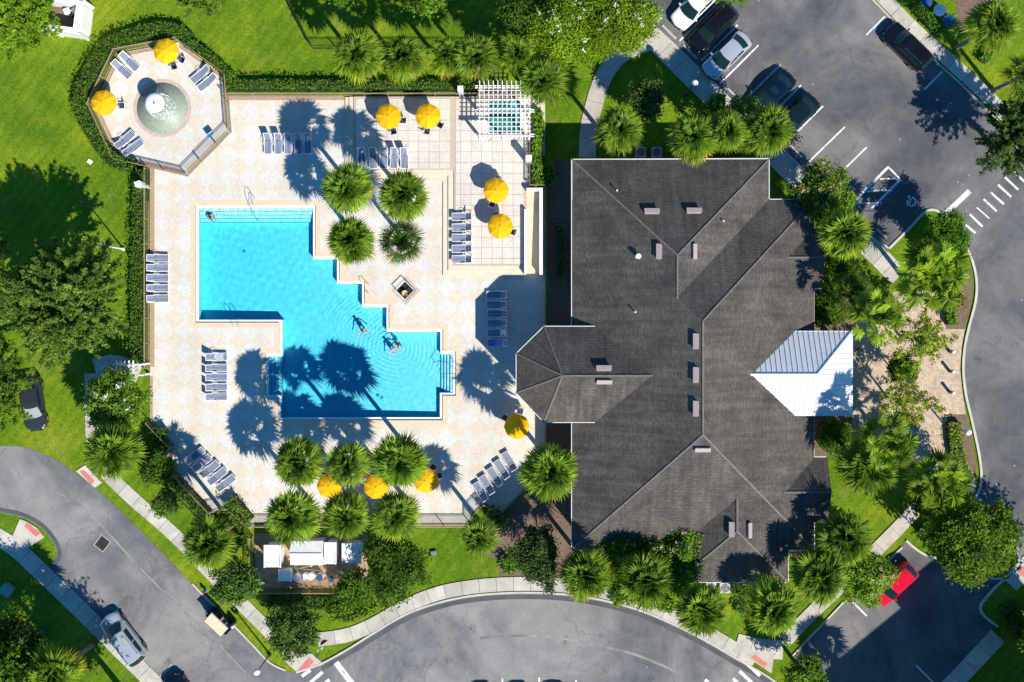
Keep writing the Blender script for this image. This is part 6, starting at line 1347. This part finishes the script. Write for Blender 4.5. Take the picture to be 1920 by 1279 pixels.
MB().box(-1.15, .9, -.52, .52, .28, .36).obj('chassis', MT['dark_metal'], gc); MB().box(-.5, .1, -.5, .5, .62, .76).obj('seat', MT['grey_plastic'], gc); MB().box(-.62, -.5, -.48, .48, .76, 1.15).obj('backrest', MT['grey_plastic'], gc); MB().box(-1.2, -.62, -.5, .5, .36, .7).obj('rear_body', MT['paint_navy'], gc)
MB().tube([(.82, -.2, .8), (.6, -.22, 1.0)], .02, 6).obj('steering_column', MT['dark_metal'], gc); st = MB().lathe([(.16, -.012), (.18, 0), (.16, .012), (.15, 0)], 16).obj('steering_wheel', MT['dark_metal'], gc, loc=(.58, -.22, 1.02)); st.rotation_euler = (0, R(-40), 0)
MB().add([(1.0, -.42, .85), (1.0, .42, .85), (.87, .42, 1.75), (.87, -.42, 1.75)], [(0, 1, 2, 3)]).obj('windscreen', MT['car_glass'], gc)
for x in (.85, -.8):
    for s in (-1, 1): wh = MB().lathe([(.12, -.1), (.22, -.1), (.23, 0), (.22, .1), (.12, .1)], 16).obj('wheel', MT['tyre'], gc, loc=(x, s*.48, .23)); wh.rotation_euler = (R(90), 0, 0); MB().lathe([(.12, -.105), (.04, -.11)], 10).obj('rim', MT['rim'], wh)
for i, (x, y, m) in enumerate(((-1.12, -.5, 'cloth_white'), (-1.0, -.72, 'cloth_black'))):
    bg_ = empty('golf_bag', (gc.location.x+(x*math.cos(gc.rotation_euler.z)-y*math.sin(gc.rotation_euler.z)), gc.location.y+(x*math.sin(gc.rotation_euler.z)+y*math.cos(gc.rotation_euler.z)), .1), label=('white golf bag at the back of the cart', 'black golf bag at the back of the cart')[i], cat='golf bag', group='golf bags'); MB().lathe([(.11, 0), (.13, .2), (.12, .85), (.14, .95)], 12).obj('bag', MT[m], bg_, True)
    for k in range(5): MB().tube([(.05*math.cos(k*1.3), .05*math.sin(k*1.3), .9), (.08*math.cos(k*1.3), .08*math.sin(k*1.3), 1.15)], .012, 5).obj('club', MT['steel'], bg_)
# hydrant
t = empty('fire_hydrant', (*P(386, 1107), 0), label='blue hydrant with a red cap on the grass strip above the golf cart', cat='hydrant'); MB().lathe([(.15, 0), (.15, .05), (.1, .06), (.1, .55), (.13, .56), (.13, .62)], 14).obj('barrel', MT['cloth_blue'], t, True); MB().lathe([(.13, .62), (.12, .72), (.05, .8), (.03, .88), (.01, .9)], 14).obj('bonnet', MT['sign_red'], t, True)
for s in (-1, 1): MB().tube([(0, 0, .42), (s*.2, 0, .42)], .055, 8).obj('outlet', MT['cloth_blue'], t)
# tables seen in the upper right yard
for i, (px, py) in enumerate(((1737, 3), (1762, 19), (1780, 39))):
    t = empty('round_table', (*P(px, py, .75), 0), label='round blue table in the shaded upper right yard, '+('at the very edge', 'middle one', 'nearest the parked wagon')[i], cat='table', group='round blue tables'); MB().lathe([(.5, .7), (.52, .74), (.06, .75)], 20).obj('table_top', MT['cooler_blue'], t); MB().lathe([(.25, 0), (.05, .05), (.05, .7)], 12).obj('pedestal', MT['dark_metal'], t)
    MB().lathe([(.025, .75), (.025, 1.1), (.01, 1.11)], 8).obj('umbrella_stub', MT['steel'], t)

# ================================================================ PEOPLE
def person(loc, rz, joints, label, skin='skin', clothes=(), hair='hair_dark', hair_len=0.0):
    """joints: name -> (x, y, z); one continuous skinned body"""
    base = {'hip': .13, 'waist': .12, 'chest': .14, 'neck': .055, 'head': .095, 'top': .085, 'sl': .062, 'el': .042, 'wl': .03, 'hl': .034, 'sr': .062, 'er': .042, 'wr': .03, 'hr': .034, 'tl': .082, 'kl': .058, 'al': .04, 'fl': .038, 'tr': .082, 'kr': .058, 'ar': .04, 'fr': .038}
    edges = [('hip', 'waist'), ('waist', 'chest'), ('chest', 'neck'), ('neck', 'head'), ('head', 'top'), ('chest', 'sl'), ('sl', 'el'), ('el', 'wl'), ('wl', 'hl'), ('chest', 'sr'), ('sr', 'er'), ('er', 'wr'), ('wr', 'hr'), ('hip', 'tl'), ('tl', 'kl'), ('kl', 'al'), ('al', 'fl'), ('hip', 'tr'), ('tr', 'kr'), ('kr', 'ar'), ('ar', 'fr')]
    t = empty('person', loc, rz, label=label, cat='person')
    def skinned(name, names, mat, grow=0.0, parent=t, fingers=True):
        idx = {}; V = []; rad = []; E_ = []
        for n_ in names: idx[n_] = len(V); V.append(joints[n_]); rad.append(base[n_]+grow)
        E_ = [(idx[a], idx[b]) for a, b in edges if a in idx and b in idx]
        if fingers:
            for h, wr_ in (('hl', 'wl'), ('hr', 'wr')):
                if h not in idx: continue
                p, q = Vector(joints[h]), Vector(joints[wr_]); d = (p-q).normalized(); s_ = d.cross(Vector((0, 0, 1)));
                s_ = s_.normalized() if s_.length > .1 else Vector((1, 0, 0))
                for k, (o_, l_) in enumerate(((-.034, .07), (-.012, .085), (.012, .08), (.032, .06))):
                    a = len(V); V += [tuple(p+s_*o_+d*.035), tuple(p+s_*o_+d*(.035+l_*.6)-Vector((0, 0, .008))), tuple(p+s_*o_+d*(.035+l_)-Vector((0, 0, .025)))]; rad += [.011, .009, .008]; E_ += [(idx[h], a), (a, a+1), (a+1, a+2)]
                a = len(V); V += [tuple(p+s_*.05-d*.02), tuple(p+s_*.075+d*.03)]; rad += [.012, .009]; E_ += [(idx[h], a), (a, a+1)]
        me = bpy.data.meshes.new(name); me.from_pydata(V, E_, []); o = link(name, me, parent)
        me.materials.append(MT[mat]); md = o.modifiers.new('skin', 'SKIN'); md.use_smooth_shade = True
        if not me.skin_vertices: me.attributes
        bm = bmesh.new(); bm.from_mesh(me); ly = bm.verts.layers.skin.verify(); bm.verts.ensure_lookup_table()
        for i, v_ in enumerate(bm.verts): v_[ly].radius = (rad[i], rad[i]); v_[ly].use_root = (i == 0)
        bm.to_mesh(me); bm.free(); sb = o.modifiers.new('sub', 'SUBSURF'); sb.levels = 1; sb.render_levels = 2
        return o
    skinned('body', list(joints), skin)
    for nm, names, mat in clothes: skinned(nm, names, mat, .014, fingers=False)
    h = Vector(joints['head'])*.45+Vector(joints['top'])*.55; f = Vector((0, -1, 0))
    MB().lathe([(.112, -.03), (.118, .02), (.1, .08), (.05, .115), (.01, .12)], 14, (h.x, h.y+.018, h.z)).obj('hair', MT[hair], t, True)
    if hair_len: MB().lathe([(.05, -hair_len), (.085, -.05), (.1, .03)], 10, (h.x, h.y+.05, h.z)).obj('hair_tail', MT[hair], t, True)
    hd = Vector(joints['head'])*.5+Vector(joints['top'])*.5
    MB().lathe([(.017, 0), (.012, .02), (.004, .03)], 8, (hd.x, hd.y-.1, hd.z-.02)).obj('nose', MT[skin], t, True)
    for s in (-1, 1):
        MB().lathe([(.012, -.006), (.014, 0), (.006, .008)], 8, (hd.x+s*.036, hd.y-.088, hd.z+.012)).obj('eye', MT['cloth_black'], t, True); MB().lathe([(.012, -.03), (.02, 0), (.01, .03)], 8, (hd.x+s*.098, hd.y, hd.z)).obj('ear', MT[skin], t, True)
    MB().box(hd.x-.028, hd.x+.028, hd.y-.1, hd.y-.085, hd.z-.062, hd.z-.052).obj('mouth', MT['sign_red'], t)
    return t
stand = {'hip': (0, 0, .92), 'waist': (0, 0, 1.1), 'chest': (0, .01, 1.32), 'neck': (0, 0, 1.48), 'head': (0, -.01, 1.58), 'top': (0, -.01, 1.7), 'sl': (-.19, 0, 1.4), 'el': (-.25, .03, 1.12), 'wl': (-.26, -.08, .9), 'hl': (-.26, -.12, .83), 'sr': (.19, 0, 1.4), 'er': (.25, .03, 1.12), 'wr': (.26, -.08, .9), 'hr': (.26, -.12, .83), 'tl': (-.1, 0, .85), 'kl': (-.11, -.12, .48), 'al': (-.11, -.06, .09), 'fl': (-.12, -.2, .04), 'tr': (.1, 0, .85), 'kr': (.11, .02, .48), 'ar': (.11, .2, .12), 'fr': (.12, .1, .04)}
# person walking out from under the canopy
person((*P(1611, 657, .8), .03), R(100), stand, 'person in a blue top and dark trousers beside the entry canopy', clothes=(('shirt', ['waist', 'chest', 'sl', 'sr', 'el', 'er'], 'cloth_blue'), ('trousers', ['hip', 'waist', 'tl', 'kl', 'al', 'tr', 'kr', 'ar'], 'cloth_black')))
# in the pool: waist deep, arms spread on the water
wade = dict(stand); wade.update({'kl': (-.14, -.3, .72), 'al': (-.13, -.05, .42), 'fl': (-.13, -.15, .36), 'kr': (.14, -.28, .7), 'tl': (-.1, 0, .85), 'el': (-.4, -.12, 1.2), 'wl': (-.56, -.3, 1.16), 'hl': (-.62, -.37, 1.15), 'er': (.4, -.12, 1.2), 'wr': (.52, -.32, 1.16), 'hr': (.56, -.4, 1.15), 'ar': (.12, -.02, .4), 'fr': (.12, -.12, .34)})
person((*P(681, 619, 0), -1.02), R(25), wade, 'person standing chest deep in mid pool with spread arms', clothes=(('swim_top', ['waist', 'chest'], 'cloth_white'), ('swim_shorts', ['hip', 'tl', 'tr'], 'cloth_black')))
person((*P(748, 646, 0), -.98), R(-60), wade, 'dark-haired person wading toward the right pool end', clothes=(('swim_top', ['waist', 'chest'], 'cloth_black'), ('swim_shorts', ['hip', 'tl', 'tr'], 'cloth_black')), hair_len=.2)
person((*P(736, 656, 0), -1.08), R(40), wade, 'person in a pink swim top beside the dark-haired wader', clothes=(('swim_top', ['waist', 'chest', 'sl', 'sr', 'el', 'er'], 'cloth_pink'), ('swim_shorts', ['hip', 'tl', 'tr'], 'cloth_pink')), hair='cloth_pink')
sit = {'hip': (0, .05, .12), 'waist': (0, 0, .3), 'chest': (0, -.1, .5), 'neck': (0, -.18, .63), 'head': (0, -.24, .71), 'top': (0, -.3, .81), 'sl': (-.19, -.1, .57), 'el': (-.3, -.05, .33), 'wl': (-.28, -.22, .2), 'hl': (-.27, -.28, .17), 'sr': (.19, -.1, .57), 'er': (.3, -.05, .33), 'wr': (.28, -.22, .2), 'hr': (.27, -.28, .17), 'tl': (-.1, -.02, .1), 'kl': (-.15, -.42, .14), 'al': (-.14, -.5, -.22), 'fl': (-.14, -.6, -.25), 'tr': (.1, -.02, .1), 'kr': (.15, -.42, .14), 'ar': (.14, -.5, -.22), 'fr': (.14, -.6, -.25)}
person((*P(393, 404, 0), -.38), R(35), sit, 'dark-haired person in teal swimwear sitting on the wide pool steps', clothes=(('swim_top', ['waist', 'chest', 'sl', 'sr'], 'cloth_teal'), ('swim_shorts', ['hip', 'tl', 'tr'], 'cloth_teal')), hair_len=.15)
